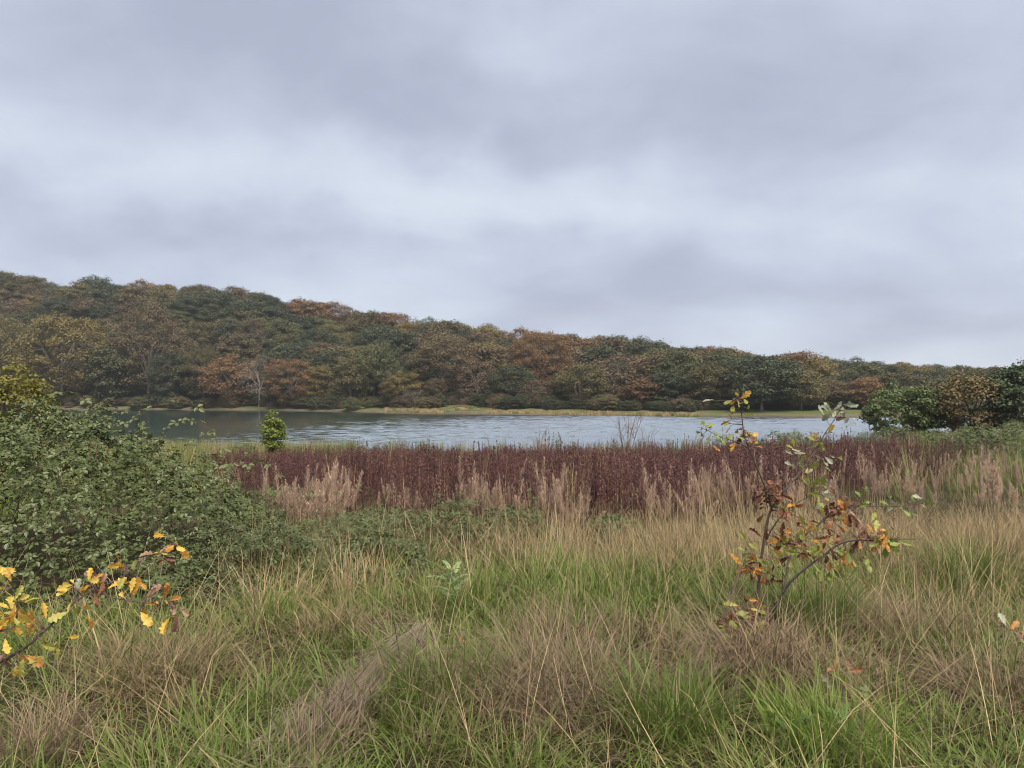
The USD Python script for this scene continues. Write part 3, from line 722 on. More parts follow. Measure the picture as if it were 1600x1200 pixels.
field('plume_stand', plumes, scatter(3600, 9.0, 24, plume_chance, 5, 1.4), 'seed plumes', 'pale pinkish beige seed plumes standing in front of and among the red docks', scale=(.7, 1.15), tilt=.12)
fringe = [(clump(120 + i, 40, .3, (.5, .95), (.008, .016), .2, (.0, .5), 4), M[m]) for i, m in enumerate(('olive_blade', 'green_blade', 'olive_blade', 'tan_blade'))]
def fringe_chance(x, y):
    px = px_of(x, y); q = y * 58 / near_shore(x / y)
    return np.clip(sstep((y - 30) / 6) * sstep((58.5 - q) / 3) * (.10 + .6 * (px < 560)) + .20 * (px > 1420) * (y > 13) + .35 * (px < 330) * (y > 11), 0, 1)
field('bank_grass', fringe, scatter(8200, 11, 76, fringe_chance, 6, 1.5), 'grass', 'olive and green grass fringing the near river bank behind the docks', scale=(.8, 1.3))


# reeds and mound on the far bank
reed = [(clump(140 + i, 60, .9, (.5, 1.1), (.05, .09), .2, (.0, .6), 3), M[m]) for i, m in enumerate(('tan_blade', 'olive_blade', 'tan_blade'))]
rng = np.random.default_rng(8); it = []
for (a, b, n, d0, d1, k) in ((855, 1092, 330, .8, 4, .8), (600, 700, 120, 1.5, 6, .7), (760, 860, 110, 1.5, 5, .7), (1380, 1600, 90, 1, 6, .7)):
    for _ in range(n):
        u = (rng.uniform(a, b) - 800) / FPX; y = far_shore(u) + rng.uniform(d0, d1); x = u * y; s = rng.uniform(.6, 1.05) * k
        it.append((rng.integers(0, 3), x, y, hill(np.array([x]), np.array([y]))[0] - .05, s, s, rng.uniform(0, 6.28), 0, 0))
for _ in range(70):
    u = (rng.normal(728, 22) - 800) / FPX; y = far_shore(u) + rng.uniform(3, 12); x = u * y
    it.append((1, x, y, float(hill(np.array([x]), np.array([y]))[0] + .9 * math.exp(-((u * FPX + 72) / 26) ** 2 - ((y - far_shore(u) - 9) / 3.0) ** 2) - .4), .7, .45, rng.uniform(0, 6.28), 0, 0))
instancer('reed_bed', reed, it, 'reeds', 'pale tan reeds along the far waterside in front of the wood')
M['mound'] = usdkit.material(stage, '/World/Looks/mound',
    {"t": ("geometry", {}), "s": ("separate_xyz", {}), "n": ("noise_texture", {"scale": .5, "detail": 5.0}), "c": ("math", {"math_type": "multiply_add", "value2": 5.0}), "mr": ("map_range", {"from_min": -11.5, "from_max": -6.0}),
     "r": ("rgb_ramp", {"ramp": [(0, (.07, .085, .032)), (.34, (.085, .09, .038)), (.46, (.13, .08, .055)), (.58, (.13, .08, .055)), (.70, (.085, .085, .04)), (1, (.07, .08, .032))]}), "p": ("principled_bsdf", {"roughness": .95})},
    [("t.position", "s.vector"), ("t.position", "n.vector"), ("n.fac", "c.value1"), ("s.x", "c.value3"), ("c.value", "mr.value"), ("mr.result", "r.fac"), ("r.color", "p.base_color")], surface="p.BSDF")
mu = (728 - 800) / FPX; my = far_shore(mu) + 9; mx = mu * my
mh = lambda x, y: hill(x, y) - .5 + 1.0 * np.exp(-((x - mx) / 4.2) ** 2 - ((y - my) / 3.0) ** 2) + .5 * (nz(x, y, 1.2, 5) - .5)
tag(obj('mound', grid(np.linspace(mx - 8, mx + 8, 41), np.linspace(my - 6.5, my + 7, 31), mh), M['mound'], smooth=True), kind='structure')


# ------------------------------------------------------------------ bramble bushes
def leaflet(n_pts=6):
    # one folded oval leaflet along +x in the xy plane, length 1
    t = np.array([0, .25, .55, .8, 1.0]); hw = np.array([0, .27, .33, .2, 0])
    mid = np.stack([t, 0 * t, -.10 * t ** 2], 1)
    lft = np.stack([t[1:4], hw[1:4], .09 - .12 * t[1:4] ** 2], 1); rgt = lft * np.array([1, -1, 1])
    v = np.vstack([mid, lft, rgt])                 # 0-4 mid, 5-7 left, 8-10 right
    f = [[0, 1, 5], [1, 6, 5], [1, 2, 6], [2, 7, 6], [2, 3, 7], [3, 4, 7], [0, 8, 1], [1, 8, 9], [1, 9, 2], [2, 9, 10], [2, 10, 3], [3, 10, 4]]
    return v, np.array(f)


LV, LF = leaflet()
SV = np.array([[0, 0, 0], [.45, .3, .06], [1, 0, -.08], [.45, -.3, .06], [.5, 0, -.02]]); SF = np.array([[0, 4, 1], [1, 4, 2], [0, 3, 4], [3, 2, 4]])


def trifoliate(pos, nrm, out, size, rng, simple=False):
    """Bramble leaves: three leaflets spread from each POS, the middle one along OUT, lying square to NRM. Returns vertices (n, k, 3) and the faces of one leaf."""
    V, F = (SV, SF) if simple else (LV, LF)
    n = len(pos); nrm = nrm / np.linalg.norm(nrm, axis=1, keepdims=True)
    a = out - (out * nrm).sum(1, keepdims=True) * nrm; a /= np.linalg.norm(a, axis=1, keepdims=True) + 1e-9
    b = np.cross(nrm, a); vs, fs = [], []
    for k, (ang, sc, st) in enumerate(((0, 1.0, .25), (1.25, .82, .05), (-1.25, .82, .05))):
        an = ang + rng.uniform(-.2, .2, n); ca, sa = np.cos(an)[:, None], np.sin(an)[:, None]
        tl = rng.uniform(-.35, .35, n)[:, None]
        d = a * ca + b * sa + nrm * tl; e = -a * sa + b * ca
        q = np.cross(d, e)
        l = V * sc; s = size[:, None, None]
        vs.append(pos[:, None] + (d[:, None] * (l[None, :, :1] + st) + e[:, None] * l[None, :, 1:2] + q[:, None] * l[None, :, 2:3]) * s); fs.append(F + k * len(V))
    return np.concatenate(vs, 1), np.vstack(fs)


def bramble(name, label, hfun, box, n_try, mat, size, seed, n_single=0, depth=.28, group=None, cat='bramble bush', canes=30, simple=False, sprays=8):
    r = np.random.default_rng(seed)
    root = thing(name, label, cat, group)
    x0, x1, y0, y1, zt = box
    p = np.stack([r.uniform(x0, x1, n_try), r.uniform(y0, y1, n_try), r.uniform(-.1, zt, n_try)], 1)
    h = hfun(p[:, 0], p[:, 1]); e = .06
    gx = (hfun(p[:, 0] + e, p[:, 1]) - hfun(p[:, 0] - e, p[:, 1])) / (2 * e); gy = (hfun(p[:, 0], p[:, 1] + e) - hfun(p[:, 0], p[:, 1] - e)) / (2 * e)
    gl = np.sqrt(1 + gx ** 2 + gy ** 2); dist = (h - p[:, 2]) / gl
    gap = meshkit.fbm(p / (.22 if size < .06 else .45), 2, seed)        # holes between the sprays
    keep = (h > .05) & (dist > -.03) & (gap > .46 - .05 * r.random(n_try)) & (r.random(n_try) < np.exp(-np.maximum(dist, 0) / depth * 1.6))
    p, gx, gy, gl, dist = p[keep], gx[keep], gy[keep], gl[keep], dist[keep]
    nr = np.stack([-gx, -gy, np.ones(len(p))], 1) / gl[:, None]
    p[:, 2] += meadow(p[:, 0], p[:, 1])
    nrm = nr * .75 + np.array([0, -.12, .75]) + r.normal(size=p.shape) * .5
    out = nr * .3 + r.normal(size=p.shape) * .8 + np.array([0, -.3, -.35])
    v, f = trifoliate(p, nrm, out, r.uniform(.7, 1.25, len(p)) * size, r, simple)
    single = np.zeros(len(p), bool)
    if n_single:                                   # the leaves that show largest: each a part of its own
        sc = -dist * 2.5 - np.linalg.norm(p - np.array([0, 0, EYE]), axis=1) * .35 + r.uniform(0, .8, len(p)) - 9 * (nr[:, 1] > .2) - 9 * (px_of(p[:, 0], p[:, 1]) < 0)
        single[np.argsort(-sc)[:n_single]] = True
        for q in v[single]:
            obj('leaf', (q, f), mat, root)
    w = v[~single]
    sp_ = []
    for _ in range(sprays):                        # arching shoots that leave the outline, leaves along them
        i = r.integers(len(p)); ln = r.uniform(.22, .6) * (size / .05) ** .5; a = r.uniform(0, 2 * PI)
        dv = nr[i] * .8 + np.array([math.cos(a), math.sin(a) * .5, .35]) * .7; e = p[i] + dv / np.linalg.norm(dv) * ln; c0 = bez(p[i] - nr[i] * .1, (p[i] + e) / 2 + np.array([0, 0, .14 * ln]), e + np.array([0, 0, -.10 * ln]), 14)
        sp_.append(tube(c0, np.linspace(.0035, .0013, 14), 4)); k = r.integers(3, 14, 9)
        w2, _f = trifoliate(c0[k] + r.normal(size=(9, 3)) * .012, np.array([0, -.25, 1]) + r.normal(size=(9, 3)) * .4, np.gradient(c0, axis=0)[k] * 10 + r.normal(size=(9, 3)) * .6, r.uniform(.7, 1.2, 9) * size, r, simple)
        w = np.concatenate([w, w2])
    tag(obj('foliage', (w.reshape(-1, 3), (f[None] + (np.arange(len(w)) * w.shape[1])[:, None, None]).reshape(-1, 3)), mat, root), kind='stuff')
    st = sp_
    for _ in range(canes):
        i = r.integers(len(p)); q = p[i] + nr[i] * r.uniform(-.05, .10)
        a = np.array([q[0] + r.normal() * .35, q[1] + abs(r.normal()) * .35, 0]); a[2] = meadow(a[0], a[1])
        st.append(tube(bez(a, (a + q) / 2 + np.array([0, 0, .45 * (q[2] - a[2])]), q, 8), np.linspace(.0055, .002, 8), 4))
    tag(obj('canes', cat_mesh(st), M['cane'], root), kind='stuff')
    return root


big = bramble('bramble_bush', 'large dark green bramble bush at the left edge of the meadow', mound_height, (-9.5, -1.6, 5.8, 10.2, 2.0), 225000, M['bramble_leaf'], .050, 11, n_single=300, canes=160, sprays=46)


def sprig(root, pts, mat_leaf, seed, n, size, r0=.003):
    """A long arching shoot with leaves along it, part of ROOT."""
    r = np.random.default_rng(seed); p = smooth_path(pts, 26)
    obj('shoot', tube(p, np.linspace(r0, .0012, 26), 5), M['cane'], root)
    i = np.linspace(4, 25, n).astype(int)
    q = p[i] + r.normal(size=(n, 3)) * .012
    v, f = trifoliate(q, np.array([0, -.25, 1]) + r.normal(size=(n, 3)) * .35, np.gradient(p, axis=0)[i] * 6 + r.normal(size=(n, 3)) * .6 + np.array([0, 0, -.2]), r.uniform(.6, 1.2, n) * size, r)
    for k in v:
        obj('shoot_leaf', (k, f), mat_leaf, root)


for k, (pts, n) in enumerate((
    ([(170, 700, 7.6), (205, 655, 7.4), (245, 634, 7.2), (285, 629, 7.1), (310, 636, 7.0)], 9),
    ([(235, 720, 7.4), (262, 672, 7.2), (290, 655, 7.1), (312, 660, 7.0), (327, 672, 7.0)], 8),
    ([(270, 740, 7.2), (300, 690, 7.1), (330, 676, 7.0), (345, 700, 6.9)], 7),
    ([(60, 670, 7.4), (85, 622, 7.3), (108, 612, 7.2), (132, 628, 7.1)], 8),
    ([(300, 790, 7.0), (345, 735, 6.9), (400, 722, 6.8), (440, 742, 6.7)], 10),
    ([(150, 720, 7.2), (170, 655, 7.2), (196, 640, 7.1)], 6))):
    sprig(big, [P(*q) for q in pts], M['bramble_pale'], 300 + k, n + 3, .055)


def lump(cx, cy, rx, ry, h, seed):
    def f(x, y):
        d = ((x - cx) / rx) ** 2 + ((y - cy) / ry) ** 2
        l = nz(x, y, .45, seed) - .5
        return np.maximum(h * np.sqrt(np.clip(1 - d, 0, 1)) * (1 + .8 * l), 0)
    return f


LOW = [  # (px, row of the front foot, half width m, height, material, label)
    (365, 915, .95, .62, 'bramble_leaf', 'low green bramble at the right foot of the large bramble bush'),
    (500, 872, 1.0, .50, 'bramble_pale', 'low grey green bramble before the beige plumes, right of the bramble bush foot'),
    (630, 850, 1.0, .44, 'bramble_pale', 'low grey green bramble in the middle of the low thicket before the docks'),
    (760, 838, 1.0, .42, 'bramble_pale', 'pale green low thicket at the foot of the single dark dock'),
    (585, 905, .55, .34, 'bramble_leaf', 'small dark bramble clump among dry grass left of the fern leaved seedling'),
    (440, 815, 1.0, .62, 'bramble_pale', 'green bramble standing in the red docks at their left end'),
    (960, 842, .35, .36, 'bramble_leaf', 'small dark bramble clump in the tan grass in the middle of the meadow'),
]
for k, (px, row, hw, h, mt, label) in enumerate(LOW):
    y = 1.72 * FPX / (row - 618) + .3; x = (px - 800) / FPX * y
    bramble('low_bramble', label, lump(x, y, hw, .75, h * .85, 20 + k), (x - hw, x + hw, y - .75, y + .75, h * 1.4), 15000, M[mt], .042, 30 + k, canes=16, simple=True, depth=.2)
for k, (px, y, hw, h, mt, label) in enumerate((
    (1400, 40, 2.6, 1.3, 'bramble_leaf', 'dark green scrub in front of the near green oak on the right'),
    (1500, 38, 3.0, 1.3, 'bramble_pale', 'grey green scrub in front of the near brown thorn tree'),
    (1590, 34, 2.6, 1.3, 'bramble_pale', 'pale green scrub at the right photo edge below the dark tree'),
    (1230, 33, 2.2, 1.15, 'bramble_leaf', 'dark scrub on the river bank behind the sapling'),
    (1545, 26, 2.2, 1.0, 'bramble_leaf', 'dark green bramble among brown weeds near the right photo edge'))):
    x = (px - 800) / FPX * y
    bramble('bank_scrub', label, lump(x, y, hw, 1.6, h, 50 + k), (x - hw, x + hw, y - 1.6, y + 1.6, h * 1.4), 36000, M[mt], .075, 60 + k, cat='scrub', canes=20, simple=True, depth=.4)


# ------------------------------------------------------------------ nearer trees and shrubs
def near_tree(name, label, px, row_top, Y, half_w, mat, seed, cat='tree', wood='bark_far', zg=None, **kw):
    x = (px - 800) / FPX * Y; z = float(meadow(x, Y)); top = P(px, row_top, Y)[2]
    H = top - z; root = thing(name, label, cat, loc=(x, Y, z - .05))
    w, l = make_tree(seed, H=H / .97, rx=half_w / H, **kw)
    obj('trunk', w, M[wood], root, smooth=True); obj('crown', l, M[mat], root)


M['near_oak'] = leafy('near_oak', flat_ramp((.065, .09, .03), (.105, .135, .04), (.155, .18, .055), (.21, .19, .06)), trans=.2)
M['near_thorn'] = leafy('near_thorn', flat_ramp((.13, .10, .042), (.21, .145, .058), (.29, .18, .07), (.34, .225, .09)), trans=.2)
M['near_dark'] = leafy('near_dark', flat_ramp((.055, .078, .034), (.09, .115, .045), (.135, .155, .06)), trans=.15)
M['near_gold'] = leafy('near_gold', flat_ramp((.16, .15, .03), (.30, .24, .045), (.42, .28, .05), (.48, .22, .06), (.20, .20, .05)), trans=.3)
M['near_willow'] = leafy('near_willow', flat_ramp((.15, .19, .035), (.23, .275, .055), (.32, .36, .08)), trans=.3)
full = dict(zc=.50, rz=.47, low=-.95, hollow=.5, cl_r=.12)
near_tree('oak_tree', 'dark green bushy oak at the near waterside on the right', 1412, 598, 52, 2.6, 'near_oak', 501, n_cl=110, n_leaf=120, leaf=.13, **full)
near_tree('thorn_tree', 'brown leaved bushy tree at the near waterside, second from the right photo edge', 1516, 580, 50, 2.4, 'near_thorn', 502, n_cl=110, n_leaf=110, leaf=.12, **full)
near_tree('holm_tree', 'dark evergreen tree at the near waterside at the right photo edge', 1602, 568, 48, 2.0, 'near_dark', 503, n_cl=110, n_leaf=120, leaf=.13, **full)
near_tree('gold_tree', 'small orange and yellow tree above the bramble bush at the left photo edge', 18, 570, 21, 1.0, 'near_gold', 504, n_cl=70, n_leaf=90, leaf=.075, **full)
near_tree('willow_bush', 'small bright green bush standing before the water behind the red docks', 428, 646, 34, .43, 'near_willow', 505, cat='bush', wood='bark_twig', n_cl=60, n_leaf=70, leaf=.07, zc=.54, rz=.45, low=-.95, hollow=.45, cl_r=.10)
near_tree('sallow_bush', 'low dull green bush at the river edge left of the bright green bush', 372, 694, 40, 1.2, 'bramble_pale', 506, cat='bush', wood='bark_twig', n_cl=40, n_leaf=60, leaf=.08, **full)


def bare_shrub(name, label, px, row_top, Y, spread, seed, mat='bark_twig', n=6, r0=.014):
    r = np.random.default_rng(seed); x = (px - 800) / FPX * Y; z = float(meadow(x, Y)); H = P(px, row_top, Y)[2] - z
    root = thing(name, label, 'shrub', loc=(x, Y, z))
    for _ in range(n):
        a = r.uniform(0, 2 * PI); s = spread * r.uniform(.2, 1)
        e = np.array([math.cos(a) * s, math.sin(a) * s, H * r.uniform(.75, 1.0)])
        p = bez(np.array([math.cos(a), math.sin(a), 0]) * .05, e * np.array([.25, .25, .6]) + r.normal(size=3) * .06, e, 10)
        parts = [tube(p, np.linspace(r0, r0 * .2, 10), 5)]
        for k in range(11):
            i = r.integers(3, 9); d = p[i + 1] - p[i]; q = p[i] + (d / np.linalg.norm(d) * .8 + r.normal(size=3) * .55) * H * r.uniform(.08, .24)
            b2 = bez(p[i], (p[i] + q) / 2 + np.array([0, 0, -.02]), q, 5); parts.append(tube(b2, np.linspace(r0 * .4, r0 * .15, 5), 4))
            for _ in range(2):
                q2 = b2[r.integers(2, 5)]; parts.append(tube(np.array([q2, q2 + r.normal(size=3) * .05 * H + np.array([0, 0, .05 * H])]), [r0 * .2, r0 * .1], 3))
        obj('stem', cat_mesh(parts), M[mat], root)


bare_shrub('bare_shrub', 'bare twiggy shrub standing out of the docks against the bright water', 978, 640, 26, .75, 601, n=7)
bare_shrub('bare_shrub', 'thin bare twigs just right of the bare twiggy shrub', 1006, 660, 25, .35, 602, n=3, r0=.010)
bare_shrub('bare_shrub', 'small reddish twig standing out of the docks in the middle', 838, 672, 24, .3, 603, n=4, r0=.010)
bare_shrub('bare_shrub', 'sparse dark twigs on the bank left of the near green oak', 1250, 672, 34, .8, 604, n=5, r0=.012)
bare_shrub('bare_shrub', 'fine bare twigs at the left of the sapling above the docks', 1080, 682, 24, .4, 605, n=4, r0=.009)
for k, (px, row, y, label) in enumerate(((785, 722, 9.6, 'single tall dark red dock in front of the pale plumes, left of the middle'), (563, 745, 9.4, 'single dark red dock in front of the plumes behind the low bramble'),
                                        (1225, 735, 9.8, 'single dark red dock right behind the sapling stem'))):
    x = (px - 800) / FPX * y; z = float(meadow(x, y)); h = P(px, row, y)[2] - z
    root = thing('dock_plant', label, 'dock', loc=(x, y, z))
    m = dock_clump(700 + k, n=4, tall=(.8, 1.0)); m = (m[0] * np.array([.25, .25, h]), m[1])
    obj('seed_stalk', m, M['dock_seed'], root)


# ------------------------------------------------------------------ tussocks of dead straw
def tussock(name, label, px, row, n, rad, L, w, tilt, bend, mat, seed, lean=None, lean_by=.0, squash=1.0, cat='tussock', up=0.0, cross=0):
    """A tuft of stems springing from one place: spreading, arching over and partly lying."""
    r = np.random.default_rng(seed)
    y = 1.7 * FPX / (row - 618); x = (px - 800) / FPX * y
    a = r.uniform(0, 2 * PI, n); q = rad * np.sqrt(r.random(n))
    bx, by = x + q * np.cos(a), y + q * np.sin(a) * squash
    az = a + r.normal(size=n) * .8
    if lean is not None:
        az = np.where(r.random(n) < .75, lean + r.normal(size=n) * .45, az)
    v = [ribbons(np.stack([bx, by, meadow(bx, by) - .01 + up * r.random(n)], 1), r.uniform(*L, n), r.uniform(*w, n), az, np.abs(r.normal(size=n)) * tilt + lean_by, r.uniform(*bend, n), 6, twist=r.uniform(-.9, .9, n), kink=.35, seed=seed)]
    if cross:                                      # stems fallen across the top
        c = r.normal(size=(cross, 2)) * rad * .8
        z = meadow(x + c[:, 0], y + c[:, 1]) + r.uniform(.05, .55, cross) * L[0] * np.exp(-(np.hypot(*c.T) / rad / 1.4) ** 2)
        v.append(ribbons(np.stack([x + c[:, 0], y + c[:, 1], z], 1), r.uniform(*L, cross) * .8, r.uniform(*w, cross), r.uniform(0, 2 * PI, cross), r.uniform(1.0, 1.7, cross), r.uniform(-.3, .5, cross), 4, twist=r.uniform(-.9, .9, cross)))
    o = obj(name, cat_mesh(v), M[mat]); tag(o, label, cat)
    return o


TW = (.0028, .0062)
tussock('straw_tussock', 'large domed tussock of pinkish brown dead stems in the bottom middle of the meadow', 850, 1100, 900, .48, (.25, .75), TW, .55, (.8, 2.6), 'dead_stem', 1, cross=1500)
tussock('straw_tussock', 'brown straw tussock trailing down to the left below the oak sapling', 1195, 1065, 700, .34, (.35, .90), TW, .5, (.8, 2.2), 'dead_stem', 2, lean=PI * 1.30, lean_by=.2, cross=800)
tussock('straw_tussock', 'small pale straw tussock combed forward, between the large domed tussock and the sapling', 1015, 1008, 380, .24, (.30, .60), TW, .4, (.9, 2.2), 'thatch_blade', 3, lean=PI * 1.45, lean_by=.3, cross=160)
tussock('straw_tussock', 'drooping pale tussock with a dark hollow below it in the lower left meadow', 255, 1060, 420, .36, (.25, .62), TW, .6, (.9, 2.4), 'thatch_blade', 4, cross=500)
tussock('straw_tussock', 'upright reddish brown tuft in the bottom left corner', 62, 1172, 260, .20, (.20, .42), TW, .35, (.2, 1.4), 'dead_stem', 5, cross=160)
tussock('straw_tussock', 'wide tangled pale tussock right of the sapling foot', 1405, 985, 560, .50, (.25, .65), TW, .7, (.6, 2.2), 'thatch_blade', 6, cross=900)
tussock('straw_tussock', 'dark brown tangled tussock near the right photo edge', 1560, 1090, 400, .34, (.2, .55), TW, .7, (.7, 2.2), 'dead_stem', 7, cross=520)
tussock('straw_tussock', 'upright reddish tan tuft before the low bramble in the left middle', 562, 925, 130, .24, (.35, .62), TW, .28, (.0, 1.0), 'tan_blade', 8, cross=50)
tussock('straw_tussock', 'small pale flattened tuft in the green grass left of the middle', 528, 985, 260, .24, (.25, .45), TW, .8, (.6, 2.0), 'thatch_blade', 9, cross=220)
tussock('straw_tussock', 'grey brown tuft of stiff upright stems behind the large domed tussock', 880, 1010, 330, .34, (.22, .50), TW, .35, (.0, 1.2), 'dead_stem', 10, cross=120)
tussock('straw_tussock', 'tall pale tan tuft at the right foot of the large bramble bush', 430, 950, 120, .36, (.35, .75), TW, .40, (.1, 1.1), 'tan_blade', 11, cross=60)
tussock('green_tuft', 'dark green grass tuft standing in tan grass near the right photo edge', 1505, 905, 420, .24, (.35, .60), (.004, .008), .4, (.3, 1.4), 'green_blade', 12, cat='grass tuft')
tussock('green_tuft', 'lush green tuft right behind the sapling foot', 1265, 985, 420, .28, (.35, .62), (.004, .008), .35, (.3, 1.4), 'green_blade', 13, cat='grass tuft')
tussock('green_tuft', 'bright green broad bladed tuft between the domed tussock and the trailing tussock', 1045, 1150, 420, .24, (.30, .50), (.005, .010), .4, (.4, 1.5), 'green_blade', 14, cat='grass tuft')
tussock('green_tuft', 'bright green tuft in the bottom right below the fern leaved sprays', 1300, 1180, 420, .30, (.25, .45), (.005, .010), .4, (.3, 1.4), 'green_blade', 15, cat='grass tuft')
tussock('green_tuft', 'green tuft with long arching blades right of the fallen straw swath', 690, 1105, 360, .24, (.35, .58), (.004, .009), .45, (.5, 1.7), 'green_blade', 16, cat='grass tuft')

r = np.random.default_rng(40)                      # the combed swath of fallen straw
A, B = P(655, 985, 4.75), P(425, 1215, 3.40)
n = 400; ax = (B - A) / np.linalg.norm(B - A); sd = np.cross(ax, [0, 0, 1]); sd /= np.linalg.norm(sd); nn = np.cross(sd, ax)
t = r.uniform(-.12, .82, n)[:, None]; wd = (.040 + .075 * t)
o0 = A + (B - A) * t + sd * r.normal(size=(n, 1)) * wd + nn * (r.uniform(-.11, .05, (n, 1)) - .01)
d0 = ax + sd * r.normal(size=(n, 1)) * (.08 + .10 * r.random((n, 1)) ** 4 * 4) + nn * r.normal(size=(n, 1)) * .08 + sd * (t - .3) * r.normal(size=(n, 1)) * .3
v, f = ribbons(o0, r.uniform(.22, .85, n), r.uniform(.0034, .0076, n), np.arctan2(d0[:, 1], d0[:, 0]), np.arccos(np.clip(d0[:, 2] / np.linalg.norm(d0, axis=1), -1, 1)), r.uniform(-.05, .30, n), 4, twist=r.uniform(-.9, .9, n), kink=.25, seed=3)
k = 700; bb = A + (B - A) * r.uniform(0, .9, (k, 1)) + sd * r.normal(size=(k, 1)) * .07; bb[:, 2] = meadow(bb[:, 0], bb[:, 1])
w_ = 420; wb = A + (B - A) * r.uniform(-.1, 1, (w_, 1)) + sd * r.normal(size=(w_, 1)) * .14 + nn * r.uniform(-.12, .06, (w_, 1))
v3 = ribbons(wb, r.uniform(.2, .6, w_), r.uniform(.0028, .0062, w_), r.normal(size=w_) * .9 + math.atan2(ax[1], ax[0]), r.uniform(.7, 1.7, w_), r.uniform(-.4, .6, w_), 5, twist=r.uniform(-.9, .9, w_), kink=.5, seed=8)
v2 = ribbons(bb, r.uniform(.2, .36, k), r.uniform(.0022, .0048, k), r.uniform(0, 2 * PI, k), np.abs(r.normal(size=k)) * .5, r.uniform(0, 1.2, k), 4)
tag(obj('straw_swath', cat_mesh([(v, f), v2, v3]), M['swath_stem']), 'combed grey brown swath of fallen straw running diagonally to the bottom photo edge', 'straw')


# ------------------------------------------------------------------ oak sapling, oak branch and small plants
def leaf_look(name, c1, c2, c3, trans=.35, scale=55.0):
    return usdkit.material(stage, '/World/Looks/' + name,
        {"g": ("geometry", {}), "o": ("object_info", {}), "n": ("noise_texture", {"scale": scale, "detail": 4.0, "roughness": .6}), "a": ("math", {"math_type": "multiply_add", "value2": .5, "value3": -.25}), "s": ("math", {"math_type": "add"}),
         "r": ("rgb_ramp", {"ramp": [(.25, c1), (.5, c2), (.75, c3)]}), "p": ("principled_bsdf", {"roughness": .5, "specular_ior_level": .4}), "t": ("translucent_bsdf", {}), "m": ("mix_closure", {"fac": trans})},
        [("g.position", "n.vector"), ("o.random", "a.value1"), ("n.fac", "s.value1"), ("a.value", "s.value2"), ("s.value", "r.fac"), ("r.color", "p.base_color"), ("r.color", "t.color"), ("p.BSDF", "m.closure1"), ("t.BSDF", "m.closure2")], surface="m.closure")


M['oak_yellow'] = leaf_look('oak_yellow', (0.306, 0.144, 0.028), (0.494, 0.323, 0.045), (0.539, 0.422, 0.090))
M['oak_gold'] = leaf_look('oak_gold', (0.201, 0.076, 0.020), (0.419, 0.201, 0.034), (0.468, 0.319, 0.050))
M['oak_brown'] = leaf_look('oak_brown', (0.086, 0.032, 0.018), (0.194, 0.076, 0.036), (0.274, 0.130, 0.065), .2)
M['oak_purple'] = leaf_look('oak_purple', (.115, .06, .045), (.20, .115, .085), (.29, .19, .13), .2)
M['oak_green'] = leaf_look('oak_green', (0.100, 0.143, 0.029), (0.156, 0.207, 0.043), (0.236, 0.250, 0.064))
M['oak_lime'] = leaf_look('oak_lime', (0.166, 0.181, 0.038), (0.272, 0.272, 0.060), (0.377, 0.332, 0.075))
M['oak_pale'] = leaf_look('oak_pale', (0.192, 0.216, 0.144), (0.276, 0.294, 0.216), (0.348, 0.360, 0.276))


def oak_leaf(base, d, nrm, size, r, curl=.3):
    """A lobed oak leaf springing from BASE along d, folded a little along its midrib and curled."""
    t = np.linspace(0, 1, 10); env = np.interp(t, [0, .12, .35, .68, .9, 1], [.015, .05, .17, .27, .16, .01])
    lob = np.tile([1.0, .62], 5) * (1 + r.normal(size=10) * .08); lob[:2] = 1
    d = d / np.linalg.norm(d); nrm = nrm - d * np.dot(nrm, d); nrm /= np.linalg.norm(nrm) + 1e-9; b = np.cross(nrm, d)
    cv = curl * r.uniform(-.3, 1.2); fold = r.uniform(.0, .35) + max(curl - .5, 0) * .8
    ang = cv * t * 1.6; step = 1 / 9
    px = np.r_[0, np.cumsum(np.cos((ang[1:] + ang[:-1]) / 2) * step)]; pz = -np.r_[0, np.cumsum(np.sin((ang[1:] + ang[:-1]) / 2) * step)]
    mid = base + size * (px[:, None] * d + pz[:, None] * nrm)
    hw = env * lob
    wob = r.normal(size=(2, 10)) * .02
    up = (-np.sin(-ang))[:, None] * d + np.cos(ang)[:, None] * nrm
    side = lambda s, k: mid + size * (s * (hw * math.cos(fold))[:, None] * b + ((hw * math.sin(fold) + wob[k]))[:, None] * up + (hw * .10)[:, None] * d)
    l, rt = side(1, 0), side(-1, 1)
    v = np.vstack([mid, l, rt]); k = np.arange(9)
    f = np.vstack([np.stack([k, k + 1, k + 11], 1), np.stack([k, k + 11, k + 10], 1), np.stack([k, k + 20, k + 21], 1), np.stack([k, k + 21, k + 1], 1)])
    return v, f


